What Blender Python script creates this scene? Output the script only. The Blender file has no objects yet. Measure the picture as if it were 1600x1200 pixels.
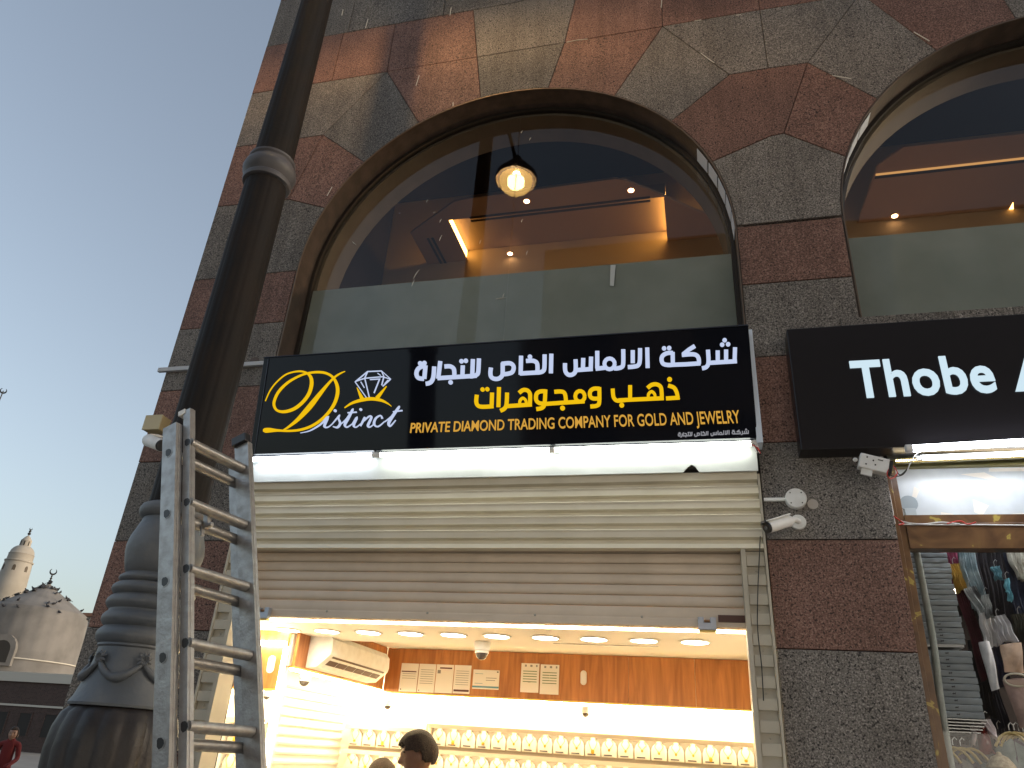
import bpy, bmesh, math, random
import numpy as np
from mathutils import Vector, Matrix
random.seed(7)
SC = bpy.context.scene
COL = SC.collection

# ------------------------------------------------------------------ camera
F_PX, PITCH, ROLL, YAW = 1155.965, 0.4668483, 0.0694471, -0.2673181
CAM = np.array([0.0, 0.0, 1.6])
FWD = np.array([math.sin(YAW)*math.cos(PITCH), math.cos(YAW)*math.cos(PITCH), math.sin(PITCH)])
_r0 = np.array([math.cos(YAW), -math.sin(YAW), 0.0]); _u0 = np.cross(_r0, FWD)
RT = math.cos(ROLL)*_r0 + math.sin(ROLL)*_u0
UP = -math.sin(ROLL)*_r0 + math.cos(ROLL)*_u0
cd = bpy.data.cameras.new('camera'); cam = bpy.data.objects.new('camera', cd); COL.objects.link(cam)
m = Matrix.Identity(4)
for i in range(3):
    m[i][0] = RT[i]; m[i][1] = UP[i]; m[i][2] = -FWD[i]; m[i][3] = CAM[i]
cam.matrix_world = m
cd.sensor_width = 36; cd.lens = F_PX/1600*36; cd.clip_start = 0.05; cd.clip_end = 2000
SC.camera = cam

# ------------------------------------------------------------------ world, sun, exposure
SUN_EL, SUN_AZ = math.radians(11.0), math.radians(75)      # azimuth from +Y towards +X : behind the building
w = bpy.data.worlds.new('World'); SC.world = w; w.use_nodes = True
nt = w.node_tree; bg = nt.nodes['Background']
sky = nt.nodes.new('ShaderNodeTexSky'); sky.sky_type = 'NISHITA'; sky.sun_disc = False
sky.sun_elevation = SUN_EL; sky.sun_rotation = SUN_AZ
sky.air_density = 1.0; sky.dust_density = 3.6; sky.ozone_density = 1.0
hsv = nt.nodes.new('ShaderNodeHueSaturation'); hsv.inputs['Saturation'].default_value = 0.68
nt.links.new(sky.outputs[0], hsv.inputs['Color']); nt.links.new(hsv.outputs[0], bg.inputs[0]); bg.inputs[1].default_value = 0.145
ld = bpy.data.lights.new('sun', 'SUN'); ld.energy = 0.12; ld.angle = math.radians(12); ld.color = (1, .86, .7)
sun = bpy.data.objects.new('sun', ld); COL.objects.link(sun)
sd = Vector((math.sin(SUN_AZ)*math.cos(SUN_EL), math.cos(SUN_AZ)*math.cos(SUN_EL), math.sin(SUN_EL)))
sun.rotation_euler = sd.to_track_quat('Z', 'Y').to_euler(); sun.location = (20, -10, 30)
SC.view_settings.view_transform = 'Standard'; SC.view_settings.look = 'None'
SC.view_settings.exposure = 1.05; SC.view_settings.gamma = 1.0; SC.view_settings.use_curve_mapping = False
SC.render.engine = 'CYCLES'
SC.cycles.use_denoising = True
SC.cycles.max_bounces = 8; SC.cycles.transparent_max_bounces = 12

LAMP_W = 560
# ------------------------------------------------------------------ helpers
def ray(x, y): return RT*(x-800)/F_PX - UP*(y-600)/F_PX + FWD
def onY(x, y, Y):
    d = ray(x, y); return CAM + d*((Y-CAM[1])/d[1])
def onZ(x, y, Z):
    d = ray(x, y); return CAM + d*((Z-CAM[2])/d[2])
def onX(x, y, X):
    d = ray(x, y); return CAM + d*((X-CAM[0])/d[0])
def s2l(c): return tuple(((v/255)/12.92 if v/255 <= .04045 else ((v/255+.055)/1.055)**2.4) for v in c)

WORLDLOC = {}
def setp(o, label=None, cat=None, group=None, kind=None):
    if label: o['label'] = label
    if cat: o['category'] = cat
    if group: o['group'] = group
    if kind: o['kind'] = kind
    return o
def thing(name, label, cat, loc=(0, 0, 0), group=None):
    o = bpy.data.objects.new(name, None); COL.objects.link(o); o.location = loc
    o.empty_display_size = .1
    WORLDLOC[o.name] = Vector(loc)
    return setp(o, label, cat, group)
def mk(name, geo, mat, parent=None, smooth=None, bevel=0, label=None, cat=None, group=None, kind=None, at=None):
    vs, fs = geo
    vs = np.array(vs, float)
    c = vs.mean(axis=0) if at is None else np.array(at, float)
    if at is None: c = (vs.min(axis=0)+vs.max(axis=0))/2
    me = bpy.data.meshes.new(name)
    me.from_pydata((vs-c).tolist(), [], [tuple(int(i) for i in f) for f in fs]); me.update()
    if mat is not None: me.materials.append(mat)
    o = bpy.data.objects.new(name, me); COL.objects.link(o)
    WORLDLOC[o.name] = Vector(c)
    if parent is not None:
        o.parent = parent; o.location = Vector(c) - WORLDLOC[parent.name]
    else: o.location = c
    if smooth:
        me.polygons.foreach_set('use_smooth', [True]*len(me.polygons))
        me.set_sharp_from_angle(angle=math.radians(smooth))
    if bevel:
        b = o.modifiers.new('bevel', 'BEVEL'); b.width = bevel; b.segments = 2; b.limit_method = 'ANGLE'; b.angle_limit = math.radians(40)
    return setp(o, label, cat, group, kind)
def join(*gs):
    V, Fc = [], []
    for vs, fs in gs:
        n = len(V); V += [tuple(v) for v in vs]; Fc += [tuple(i+n for i in f) for f in fs]
    return V, Fc
def box(x0, x1, y0, y1, z0, z1):
    return ([(x0,y0,z0),(x1,y0,z0),(x1,y1,z0),(x0,y1,z0),(x0,y0,z1),(x1,y0,z1),(x1,y1,z1),(x0,y1,z1)],
            [(0,3,2,1),(4,5,6,7),(0,1,5,4),(1,2,6,5),(2,3,7,6),(3,0,4,7)])
def obox(c, ax, ay, az, hx, hy, hz):
    c, ax, ay, az = [np.array(v, float) for v in (c, ax, ay, az)]
    V = []
    for k in (-1, 1):
        for i, j in ((-1,-1),(1,-1),(1,1),(-1,1)):
            V.append(tuple(c + ax*hx*i + ay*hy*j + az*hz*k))
    return V, [(0,3,2,1),(4,5,6,7),(0,1,5,4),(1,2,6,5),(2,3,7,6),(3,0,4,7)]
def frame_of(d):
    d = Vector(d).normalized(); a = Vector((0,0,1)) if abs(d.z) < .95 else Vector((1,0,0))
    u = d.cross(a).normalized(); v = d.cross(u).normalized()
    return u, v
def tube(path, r, n=8, caps=True, sx=1.0):
    path = [Vector(p) for p in path]; V, Fc = [], []
    u = v = None
    for i, p in enumerate(path):
        d = (path[min(i+1, len(path)-1)] - path[max(i-1, 0)])
        if u is None: u, v = frame_of(d)
        else:
            dn = d.normalized(); u = (u - dn*u.dot(dn)).normalized(); v = dn.cross(u).normalized()
        rr = r[i] if isinstance(r, (list, tuple)) else r
        for k in range(n):
            a = 2*math.pi*k/n; V.append(tuple(p + u*math.cos(a)*rr + v*math.sin(a)*rr*sx))
    for i in range(len(path)-1):
        for k in range(n):
            a = i*n+k; b = i*n+(k+1) % n
            Fc.append((a, b, b+n, a+n))
    if caps:
        Fc.append(tuple(range(n))[::-1]); Fc.append(tuple(range((len(path)-1)*n, len(path)*n)))
    return V, Fc
def lathe(prof, c, n=32, rfun=None, axis=None):
    """prof: list of (r,z) ; axis Z unless axis given"""
    V, Fc = [], []
    if axis is None: u, v, ax = Vector((1,0,0)), Vector((0,1,0)), Vector((0,0,1))
    else:
        ax = Vector(axis).normalized(); u, v = frame_of(ax)
    c = Vector(c)
    for r, z in prof:
        for k in range(n):
            a = 2*math.pi*k/n; q = r if rfun is None else rfun(r, z, a)
            V.append(tuple(c + u*math.cos(a)*q + v*math.sin(a)*q + ax*z))
    for i in range(len(prof)-1):
        for k in range(n):
            a = i*n+k; b = i*n+(k+1) % n
            Fc.append((a, b, b+n, a+n))
    Fc.append(tuple(range(n))[::-1]); Fc.append(tuple(range((len(prof)-1)*n, len(prof)*n)))
    return V, Fc
def ellipsoid(c, rx, ry, rz, nu=14, nv=9):
    V, Fc = [], []
    for j in range(nv+1):
        t = math.pi*j/nv
        for i in range(nu):
            a = 2*math.pi*i/nu
            V.append((c[0]+rx*math.sin(t)*math.cos(a), c[1]+ry*math.sin(t)*math.sin(a), c[2]+rz*math.cos(t)))
    for j in range(nv):
        for i in range(nu):
            a = j*nu+i; b = j*nu+(i+1) % nu
            if j == 0: Fc.append((a, a+nu, b+nu))
            elif j == nv-1: Fc.append((a, a+nu, b))
            else: Fc.append((a, a+nu, b+nu, b))
    return V, Fc
def prism(poly, f0, f1):
    """poly 2D -> two 3D loops via f0,f1"""
    n = len(poly); V = [tuple(f0(*p)) for p in poly] + [tuple(f1(*p)) for p in poly]
    Fc = [tuple(range(n)), tuple(range(n, 2*n))[::-1]] + [(i, i+n, (i+1) % n+n, (i+1) % n) for i in range(n)]
    return V, Fc
def xz(poly, y0, y1):
    area = sum(poly[i][0]*poly[(i+1) % len(poly)][1]-poly[(i+1) % len(poly)][0]*poly[i][1] for i in range(len(poly)))
    if area < 0: poly = poly[::-1]
    return prism(poly, lambda x, z: (x, y0, z), lambda x, z: (x, y1, z))
def catmull(P, k=6):
    P = [np.array(p, float) for p in P]; out = []
    for i in range(len(P)-1):
        a = P[max(i-1, 0)]; b = P[i]; c = P[i+1]; d = P[min(i+2, len(P)-1)]
        for j in range(k):
            t = j/k
            out.append(.5*((2*b)+(-a+c)*t+(2*a-5*b+4*c-d)*t*t+(-a+3*b-3*c+d)*t**3))
    out.append(P[-1]); return out
def copy_tree(o, parent=None, loc=None):
    c = o.copy(); COL.objects.link(c)
    if parent is not None:
        c.parent = parent; c.matrix_parent_inverse = o.matrix_parent_inverse.copy()
    if loc is not None: c.location = loc
    for ch in [x for x in KIDS.get(o.name, [])]: copy_tree(ch, c)
    return c
KIDS = {}
def reg(root):
    for o in COL.objects:
        if o.parent is not None: KIDS.setdefault(o.parent.name, [])
    def rec(o):
        KIDS[o.name] = [c for c in COL.objects if c.parent == o]
        for c in KIDS[o.name]: rec(c)
    rec(root)

# ------------------------------------------------------------------ materials
def mat(name, col, rough=.6, metal=0, spec=.5, emit=None, es=0, var=None, bump=0, bscale=40, vscale=6, vcol=None, coat=0):
    M = bpy.data.materials.new(name); M.use_nodes = True; t = M.node_tree; b = t.nodes['Principled BSDF']
    b.inputs['Base Color'].default_value = (*col, 1); b.inputs['Roughness'].default_value = rough
    b.inputs['Metallic'].default_value = metal; b.inputs['Specular IOR Level'].default_value = spec
    if coat: b.inputs['Coat Weight'].default_value = coat
    if emit is not None:
        b.inputs['Emission Color'].default_value = (*emit, 1); b.inputs['Emission Strength'].default_value = es
    tc = t.nodes.new('ShaderNodeTexCoord') if (vcol or bump) else None
    if vcol:
        n = t.nodes.new('ShaderNodeTexNoise'); n.inputs['Scale'].default_value = vscale; n.inputs['Detail'].default_value = 8
        r = t.nodes.new('ShaderNodeValToRGB'); r.color_ramp.elements[0].position = .38; r.color_ramp.elements[1].position = .66
        r.color_ramp.elements[0].color = (*col, 1); r.color_ramp.elements[1].color = (*vcol, 1)
        g = t.nodes.new('ShaderNodeNewGeometry')
        t.links.new(g.outputs['Position'], n.inputs['Vector']); t.links.new(n.outputs[0], r.inputs[0]); t.links.new(r.outputs[0], b.inputs['Base Color'])
        rm = t.nodes.new('ShaderNodeMapRange'); rm.inputs[3].default_value = rough-.1; rm.inputs[4].default_value = min(1, rough+.15)
        t.links.new(n.outputs[0], rm.inputs[0]); t.links.new(rm.outputs[0], b.inputs['Roughness'])
    if bump:
        n2 = t.nodes.new('ShaderNodeTexNoise'); n2.inputs['Scale'].default_value = bscale; n2.inputs['Detail'].default_value = 5
        bp = t.nodes.new('ShaderNodeBump'); bp.inputs['Strength'].default_value = bump; bp.inputs['Distance'].default_value = .01
        g2 = t.nodes.new('ShaderNodeNewGeometry'); t.links.new(g2.outputs['Position'], n2.inputs['Vector'])
        t.links.new(n2.outputs[0], bp.inputs['Height']); t.links.new(bp.outputs[0], b.inputs['Normal'])
    return M
def emis(name, col, s):
    M = bpy.data.materials.new(name); M.use_nodes = True; t = M.node_tree; t.nodes.remove(t.nodes['Principled BSDF'])
    e = t.nodes.new('ShaderNodeEmission'); e.inputs[0].default_value = (*col, 1); e.inputs[1].default_value = s
    t.links.new(e.outputs[0], t.nodes['Material Output'].inputs[0]); return M
def granite(name, base, light, dark, seed):
    M = bpy.data.materials.new(name); M.use_nodes = True; t = M.node_tree; b = t.nodes['Principled BSDF']
    g = t.nodes.new('ShaderNodeNewGeometry'); L = t.links.new
    oi = t.nodes.new('ShaderNodeObjectInfo')
    mp = t.nodes.new('ShaderNodeVectorMath'); mp.operation = 'MULTIPLY_ADD'; mp.inputs[1].default_value = (1, 1, 1)
    L(g.outputs['Position'], mp.inputs[0])
    sc_ = t.nodes.new('ShaderNodeVectorMath'); sc_.operation = 'SCALE'; sc_.inputs[0].default_value = (37, 11, 23); L(oi.outputs['Random'], sc_.inputs[3])
    L(sc_.outputs[0], mp.inputs[2])
    def noise(s, d=3, r=.6):
        n = t.nodes.new('ShaderNodeTexNoise'); n.inputs['Scale'].default_value = s; n.inputs['Detail'].default_value = d
        n.inputs['Roughness'].default_value = r; L(mp.outputs[0], n.inputs['Vector']); return n
    def ramp(src, stops):
        r = t.nodes.new('ShaderNodeValToRGB'); e = r.color_ramp.elements
        while len(e) < len(stops): e.new(.5)
        for q, (p, c) in zip(e, stops): q.position = p; q.color = (*c, 1)
        L(src, r.inputs[0]); return r
    def mix(a, bb, f, mode='MIX'):
        x = t.nodes.new('ShaderNodeMix'); x.data_type = 'RGBA'; x.blend_type = mode
        if isinstance(f, float): x.inputs[0].default_value = f
        else: L(f, x.inputs[0])
        L(a, x.inputs[6]); L(bb, x.inputs[7]); return x.outputs[2]
    n1 = noise(105, 3); n2 = noise(72, 3); n3 = noise(2.3, 5); n4 = noise(140, 2)
    r1 = ramp(n1.outputs[0], [(.36, dark), (.46, base), (.54, base), (.64, light)])
    f2 = ramp(n2.outputs[0], [(.375, (1,1,1)), (.425, (0,0,0))])
    dk = t.nodes.new('ShaderNodeRGB'); dk.outputs[0].default_value = (*[v*.45 for v in dark], 1)
    c = mix(r1.outputs[0], dk.outputs[0], f2.outputs[0])
    v = t.nodes.new('ShaderNodeTexVoronoi'); v.inputs['Scale'].default_value = 60; L(mp.outputs[0], v.inputs['Vector'])
    vs = ramp(v.outputs['Distance'], [(.0, (1,1,1)), (.16, (0,0,0))])
    sel = ramp(n4.outputs[0], [(.52, (0,0,0)), (.6, (1,1,1))])
    mm = t.nodes.new('ShaderNodeMath'); mm.operation = 'MULTIPLY'; L(vs.outputs[0], mm.inputs[0]); L(sel.outputs[0], mm.inputs[1])
    lt = t.nodes.new('ShaderNodeRGB'); lt.outputs[0].default_value = (*[min(1, v*1.7) for v in light], 1)
    c = mix(c, lt.outputs[0], mm.outputs[0])
    # broad dirt clouds and vertical drip streaks
    d = ramp(n3.outputs[0], [(.30, (.66,.65,.64)), (.62, (1.0,1.0,1.0))])
    c = mix(c, d.outputs[0], .85, 'MULTIPLY')
    mps = t.nodes.new('ShaderNodeMapping'); mps.inputs['Scale'].default_value = (7, 7, .35); L(g.outputs['Position'], mps.inputs[0])
    ns = t.nodes.new('ShaderNodeTexNoise'); ns.inputs['Scale'].default_value = 1.6; ns.inputs['Detail'].default_value = 6; L(mps.outputs[0], ns.inputs['Vector'])
    st = ramp(ns.outputs[0], [(.30, (.72,.70,.67)), (.55, (1,1,1))])
    c = mix(c, st.outputs[0], .7, 'MULTIPLY')
    hs = t.nodes.new('ShaderNodeHueSaturation'); L(c, hs.inputs['Color'])
    mr = t.nodes.new('ShaderNodeMapRange'); mr.inputs[3].default_value = .84; mr.inputs[4].default_value = 1.14; L(oi.outputs['Random'], mr.inputs[0]); L(mr.outputs[0], hs.inputs['Value'])
    L(hs.outputs[0], b.inputs['Base Color'])
    b.inputs['Roughness'].default_value = .62; b.inputs['Specular IOR Level'].default_value = .35
    bp = t.nodes.new('ShaderNodeBump'); bp.inputs['Strength'].default_value = .35; bp.inputs['Distance'].default_value = .004
    L(n1.outputs[0], bp.inputs['Height']); L(bp.outputs[0], b.inputs['Normal'])
    return M
GREY = granite('grey_granite', (.158,.142,.127), (.34,.31,.28), (.045,.040,.036), 1)
RED = granite('red_granite', (.195,.102,.076), (.34,.21,.165), (.070,.035,.027), 2)
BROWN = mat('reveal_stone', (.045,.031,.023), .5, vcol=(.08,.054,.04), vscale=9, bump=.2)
M_dark = mat('dark_core', (.03,.028,.026), .9)
def glassmat(name, tint=(1,1,1), ior=1.5, boost=1.0, rough=.02):
    M = bpy.data.materials.new(name); M.use_nodes = True; t = M.node_tree; t.nodes.remove(t.nodes['Principled BSDF'])
    fr = t.nodes.new('ShaderNodeFresnel'); fr.inputs[0].default_value = ior
    tr = t.nodes.new('ShaderNodeBsdfTransparent'); tr.inputs[0].default_value = (*tint, 1)
    gl = t.nodes.new('ShaderNodeBsdfGlossy'); gl.inputs['Roughness'].default_value = rough
    mx = t.nodes.new('ShaderNodeMixShader'); mu = t.nodes.new('ShaderNodeMath'); mu.operation = 'MULTIPLY'; mu.inputs[1].default_value = boost; mu.use_clamp = True
    L = t.links.new; ge = t.nodes.new('ShaderNodeNewGeometry'); iv = t.nodes.new('ShaderNodeMath'); iv.operation = 'SUBTRACT'; iv.inputs[0].default_value = 1.0; L(ge.outputs['Backfacing'], iv.inputs[1])
    m3 = t.nodes.new('ShaderNodeMath'); m3.operation = 'MULTIPLY'; L(fr.outputs[0], mu.inputs[0]); L(mu.outputs[0], m3.inputs[0]); L(iv.outputs[0], m3.inputs[1]); L(m3.outputs[0], mx.inputs[0]); L(tr.outputs[0], mx.inputs[1]); L(gl.outputs[0], mx.inputs[2])
    L(mx.outputs[0], t.nodes['Material Output'].inputs[0]); return M
M_hammer = None
GLASS = glassmat('window_glass', (.92,.92,.90), 1.5, 1.1, .012)
GLASS2 = glassmat('shop_glass', (.95,.95,.95), 1.45, .8)
M_black = mat('black_metal', (.012,.012,.014), .35)
M_chrome = mat('aluminium', (.38,.375,.37), .38, metal=.8, vcol=(.29,.28,.27), vscale=22, bump=.15, bscale=90)
M_white = mat('white_plastic', (.78,.78,.76), .4, vcol=(.70,.69,.66), vscale=12)
M_wtrim = mat('white_metal_trim', (.62,.62,.62), .35, metal=.3)
M_glossy_black = mat('black_acrylic', (.006,.007,.011), .07, spec=.22)
M_steel = mat('painted_steel_white', (.72,.74,.73), .45, vcol=(.6,.62,.6), vscale=3, bump=.05)

# ------------------------------------------------------------------ ground and streets
paving = mat('paving', (.16,.15,.14), .8, vcol=(.21,.2,.185), vscale=.8, bump=.3)
mk('ground', box(-400, 300, -200, 400, -.3, 0), paving, kind='structure')

# ------------------------------------------------------------------ the stone building
FY = 4.6
BLD = thing('stone_building', 'red and grey granite clad building with round arched upper windows above the shops', 'building', (-1.4, 5.2, 0))
CX1, CX2, RA, SPR = -1.43, 2.93, 1.815, 5.20
def inset_poly(P, d):
    n = len(P); out = []
    for i in range(n):
        a, b, c = np.array(P[i-1]), np.array(P[i]), np.array(P[(i+1) % n])
        e1 = b-a; e2 = c-b; l1 = np.hypot(*e1); l2 = np.hypot(*e2)
        n1 = np.array([-e1[1], e1[0]])/max(l1, 1e-9); n2 = np.array([-e2[1], e2[0]])/max(l2, 1e-9)
        k = 1+n1@n2
        out.append(tuple(b + (n1+n2)*d/max(k, .25)))
    return out
def ccw(P):
    A = sum(P[i][0]*P[(i+1) % len(P)][1]-P[(i+1) % len(P)][0]*P[i][1] for i in range(len(P)))
    return P if A > 0 else P[::-1]
def arcpts(cx, p, q, n=9):
    """points on the arch circle between p and q (exclusive of neither)"""
    a0 = math.atan2(p[1]-SPR, p[0]-cx); a1 = math.atan2(q[1]-SPR, q[0]-cx)
    return [(cx+RA*math.cos(a0+(a1-a0)*i/n), SPR+RA*math.sin(a0+(a1-a0)*i/n)) for i in range(n+1)]
def slab(P, m, gap=.0026):
    P = ccw(P)
    y = FY + random.uniform(-.0018, .0018)
    A = inset_poly(P, gap); B = inset_poly(P, gap+.0028); n = len(P)
    V = [(x, y, z) for x, z in B] + [(x, y+.0028, z) for x, z in A] + [(x, y+.038, z) for x, z in A]
    Fc = [tuple(range(n))] + [(i, n+i, n+(i+1) % n, (i+1) % n) for i in range(n)] + [(n+i, 2*n+i, 2*n+(i+1) % n, n+(i+1) % n) for i in range(n)]
    mk('stone_slab', (V, Fc), m, BLD)
    CORE.append(P)
CORE = []
def rect(x0, x1, z0, z1): return [(x0, z0), (x1, z0), (x1, z1), (x0, z1)]
XL = -4.255; OL = -3.25; OR = .385; PR = 1.11; OR2 = 4.75; XR = 7.2
def circle_x(cx, z, side): return cx + side*math.sqrt(max(0, RA**2-(z-SPR)**2))
zc = [0, .36, .985, 1.61, 2.24, 2.86, 3.487, 4.11, 4.70, 5.215]
colr = [GREY, GREY, RED, GREY, RED, GREY, RED, GREY, RED]
for i in range(9):
    c = [RED, GREY, RED, GREY, RED, GREY, RED, GREY, RED][i]
    slab(rect(XL, OL, zc[i], zc[i+1]), c); slab(rect(OR, PR, zc[i], zc[i+1]), c); slab(rect(OR2, OR2+.7, zc[i], zc[i+1]), c); slab(rect(OR2+.7, XR, zc[i], zc[i+1]), c)
# left pier above the springing
slab([(XL,5.215),(OL,5.215)] + arcpts(CX1, (OL,5.22), (-3.123,5.889), 6) + [(-3.50,6.035),(XL,6.055)], GREY)
slab([(XL,6.055),(-3.50,6.035),(-3.30,6.80),(XL,6.806)], RED)
slab([(-3.50,6.035)] + arcpts(CX1, (-3.123,5.889), (-2.828,6.395), 5) + [(-3.30,6.80)], RED)
slab([(XL,6.806),(-3.30,6.80),(-2.755,7.545),(XL,7.545)], GREY)
slab([(-3.30,6.80)] + arcpts(CX1, (-2.828,6.395), (-2.327,6.78), 5) + [(-2.755,7.545)], GREY)
slab([(XL,7.545),(-3.35,7.545),(-3.35,8.25),(XL,8.25)], RED); slab([(-3.35,7.545),(-2.755,7.545),(-2.768,8.25),(-3.35,8.25)], RED)
slab([(-2.755,7.545),(-1.83,7.545),(-1.93,8.25),(-2.768,8.25)], RED)
slab([(-2.755,7.545)] + arcpts(CX1, (-2.327,6.78), (-1.75,6.999), 5) + [(-1.83,7.545)], RED)
# keystone and right hand side of the first arch
slab(arcpts(CX1, (-1.75,6.999), (-1.113,6.999), 6) + [(-.984,7.55),(-1.83,7.545)], GREY)
slab([(-1.83,7.545),(-.984,7.55),(-.88,8.25),(-1.93,8.25)], GREY)
slab(arcpts(CX1, (-1.113,7.0), (-.522,6.77), 5) + [(-.09,7.553),(-.984,7.55)], RED)
slab([(-.984,7.55),(-.09,7.553),(-.085,8.25),(-.88,8.25)], RED)
slab([(-.09,7.553),(.745,7.56),(.745,8.25),(-.085,8.25)], RED)
slab(arcpts(CX1, (-.522,6.77), (-.036,6.397), 5) + [(.441,6.82),(-.09,7.553)], GREY)
slab([(.441,6.82),(.749,6.83),(.745,7.56),(-.09,7.553)], GREY)
slab(arcpts(CX1, (-.036,6.397), (.282,5.902), 5) + [(.706,6.08),(.802,6.09),(1.058,6.828),(.749,6.83),(.441,6.82)], RED)
slab(arcpts(CX1, (.282,5.902), (OR,5.235), 5)[::-1] + [(.282,5.902),(.706,6.08),(.802,6.09)] + arcpts(CX2, (1.214,5.78), (PR+.006,5.235), 5), GREY)
slab([(.802,6.09)] + arcpts(CX2, (1.214,5.78), (1.505,6.33), 5) + [(1.058,6.828)], RED)
slab([(.749,6.83),(1.058,6.828),(1.56,7.56),(.745,7.56)], GREY)
slab([(1.058,6.828)] + arcpts(CX2, (1.505,6.33), (2.0,6.76), 5) + [(1.56,7.56)], GREY)
slab([(.745,7.56),(1.56,7.56),(1.55,8.25),(.745,8.25)], RED)
slab([(1.56,7.56)] + arcpts(CX2, (2.0,6.76), (2.60,6.99), 5) + [(2.52,7.56)], RED)
slab([(1.56,7.56),(2.52,7.56),(2.42,8.25),(1.55,8.25)], RED)
slab([(2.52,7.56)] + arcpts(CX2, (2.60,6.99), (3.25,6.99), 6) + [(3.36,7.56)], GREY)
slab([(2.52,7.56),(3.36,7.56),(3.46,8.25),(2.42,8.25)], GREY)
slab([(3.36,7.56)] + arcpts(CX2, (3.25,6.99), (3.85,6.77), 5) + [(4.30,7.56)], RED)
slab([(4.30,7.56)] + arcpts(CX2, (3.85,6.77), (4.55,6.02), 6) + [(5.3,6.8),(5.3,7.56)], GREY)
slab(arcpts(CX2, (4.55,6.02), (4.74,5.24), 5) + [(OR2+.7,5.215),(5.3,6.8)], RED)
slab([(OR2+.7,5.215),(XR,5.215),(XR,7.56),(5.3,7.56),(5.3,6.8)], GREY)
slab([(3.36,7.56),(XR,7.56),(XR,8.25),(3.46,8.25)], RED)
x = XL
k = 0
for z0, z1 in ((8.25, 9.0), (9.0, 9.75), (9.75, 10.5), (10.5, 11.4)):
    xs = [XL, -3.3, -2.25, -1.2, -.1, 1.0, 2.1, 3.2, 4.4, 5.8, XR]
    for a, b in zip(xs[:-1], xs[1:]): slab(rect(a, b, z0, z1), GREY if k % 2 == 0 else RED)
    k += 1
mk('wall_core', join(*[xz(P, FY+.0405, FY+.22) for P in CORE]), M_dark, BLD, kind=None)
# side wall of the building going back, roof and unseen rear
mk('side_wall', box(XL+.002, XL+.10, FY+.225, 16, 0, 11.4), GREY, BLD)
mk('roof_slab', box(XL+.002, XR, FY+.1, 16, 11.41, 11.7), GREY, BLD)
mk('floor_slab', box(XL+.3, XR, FY+.24, 12, 4.10, 4.30), M_dark, BLD)

# arch reveals (outer stone return) and inner lining, window glass, frames
def arch_path(cx, r, zb, n=40):
    P = [(cx-r, zb)]
    P += [(cx-r*math.cos(math.pi*i/n), SPR+r*math.sin(math.pi*i/n)) for i in range(n+1)]
    P.append((cx+r, zb)); return P
def arch_band(cx, r0, r1, y0, y1, zb):
    A = arch_path(cx, r0, zb); B = arch_path(cx, r1, zb); n = len(A); V = []; Fc = []
    for (a, b) in zip(A, B):
        V += [(a[0], y0, a[1]), (b[0], y0, b[1]), (b[0], y1, b[1]), (a[0], y1, a[1])]
    for i in range(n-1):
        for k in range(4):
            p = i*4+k; q = i*4+(k+1) % 4; Fc.append((p, q, q+4, p+4))
    Fc += [(0,1,2,3), tuple((n-1)*4+k for k in (3,2,1,0))]
    return V, Fc
M_lining = mat('inner_arch_plaster', (.105,.085,.065), .8, vcol=(.13,.105,.08), vscale=4)
M_frame = mat('dark_window_frame', (.02,.016,.013), .4)
film = mat('frosted_film', (.225,.26,.252), .75, vcol=(.285,.32,.315), vscale=2.2, bump=.1, bscale=12)
GY = 4.84
RW = thing('arched_window', 'left arched upper window with glowing ceiling lamp reflected above the frosted film', 'window', (CX1, GY, 4.3))
RW2 = thing('arched_window', 'right arched upper window above the black sign with white English lettering', 'window', (CX2, GY, 4.3))
M_edge = mat('bronze_trim', (.16,.12,.09), .4, metal=.6)
for cx, root in ((CX1, RW), (CX2, RW2)):
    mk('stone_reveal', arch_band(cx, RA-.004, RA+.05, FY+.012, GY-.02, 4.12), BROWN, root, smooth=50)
    mk('frame', arch_band(cx, RA-.035, RA-.006, GY-.018, GY+.03, 4.32), M_frame, root, smooth=50)
    mk('trim_bead', arch_band(cx, RA-.012, RA-.004, FY-.001, FY+.011, 4.32), M_edge, root, smooth=50)
    mk('inner_reveal', arch_band(cx, RA-.06, RA+.1, GY+.032, GY+.36, 4.32), M_lining, root, smooth=50)
    sx = onY(797, 396, GY)[0] if cx == CX1 else 2.93
    R = RA-.03
    def half(side):
        A = [p for p in arch_path(cx, R, 4.33, 60)]
        if side < 0:
            Q = [p for p in A if p[0] < sx-.003]; Q.append((sx-.003, SPR+math.sqrt(R*R-(sx-cx)**2))); Q.append((sx-.003, 4.33))
        else:
            Q = [(sx+.003, 4.33), (sx+.003, SPR+math.sqrt(R*R-(sx-cx)**2))] + [p for p in A if p[0] > sx+.003]
        return Q
    for s in (-1, 1):
        mk('glass_pane', xz(half(s), GY, GY+.008), GLASS, root)
    zt = 5.165 if cx == CX1 else onY(1450, 360, GY)[2]
    mk('frosted_film', box(cx-R+.01, cx+R-.01, GY+.011, GY+.014, 4.33, zt), film, root)
    mk('window_sill', box(cx-RA-.002 if cx == CX1 else cx-RA, cx+RA, FY+.02, GY+.3, 4.23, 4.32), GREY, root)
sillz = onY(1345, 497, FY)[2]
for i in range(5):
    mk('sill_stone', box(PR-.12+i*.34+.002, PR-.12+(i+1)*.34-.002, FY-.012, FY+.25, 4.30, sillz), GREY, RW2)
M_spat = mat('bird_droppings', (.6,.58,.52), .9)
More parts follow.
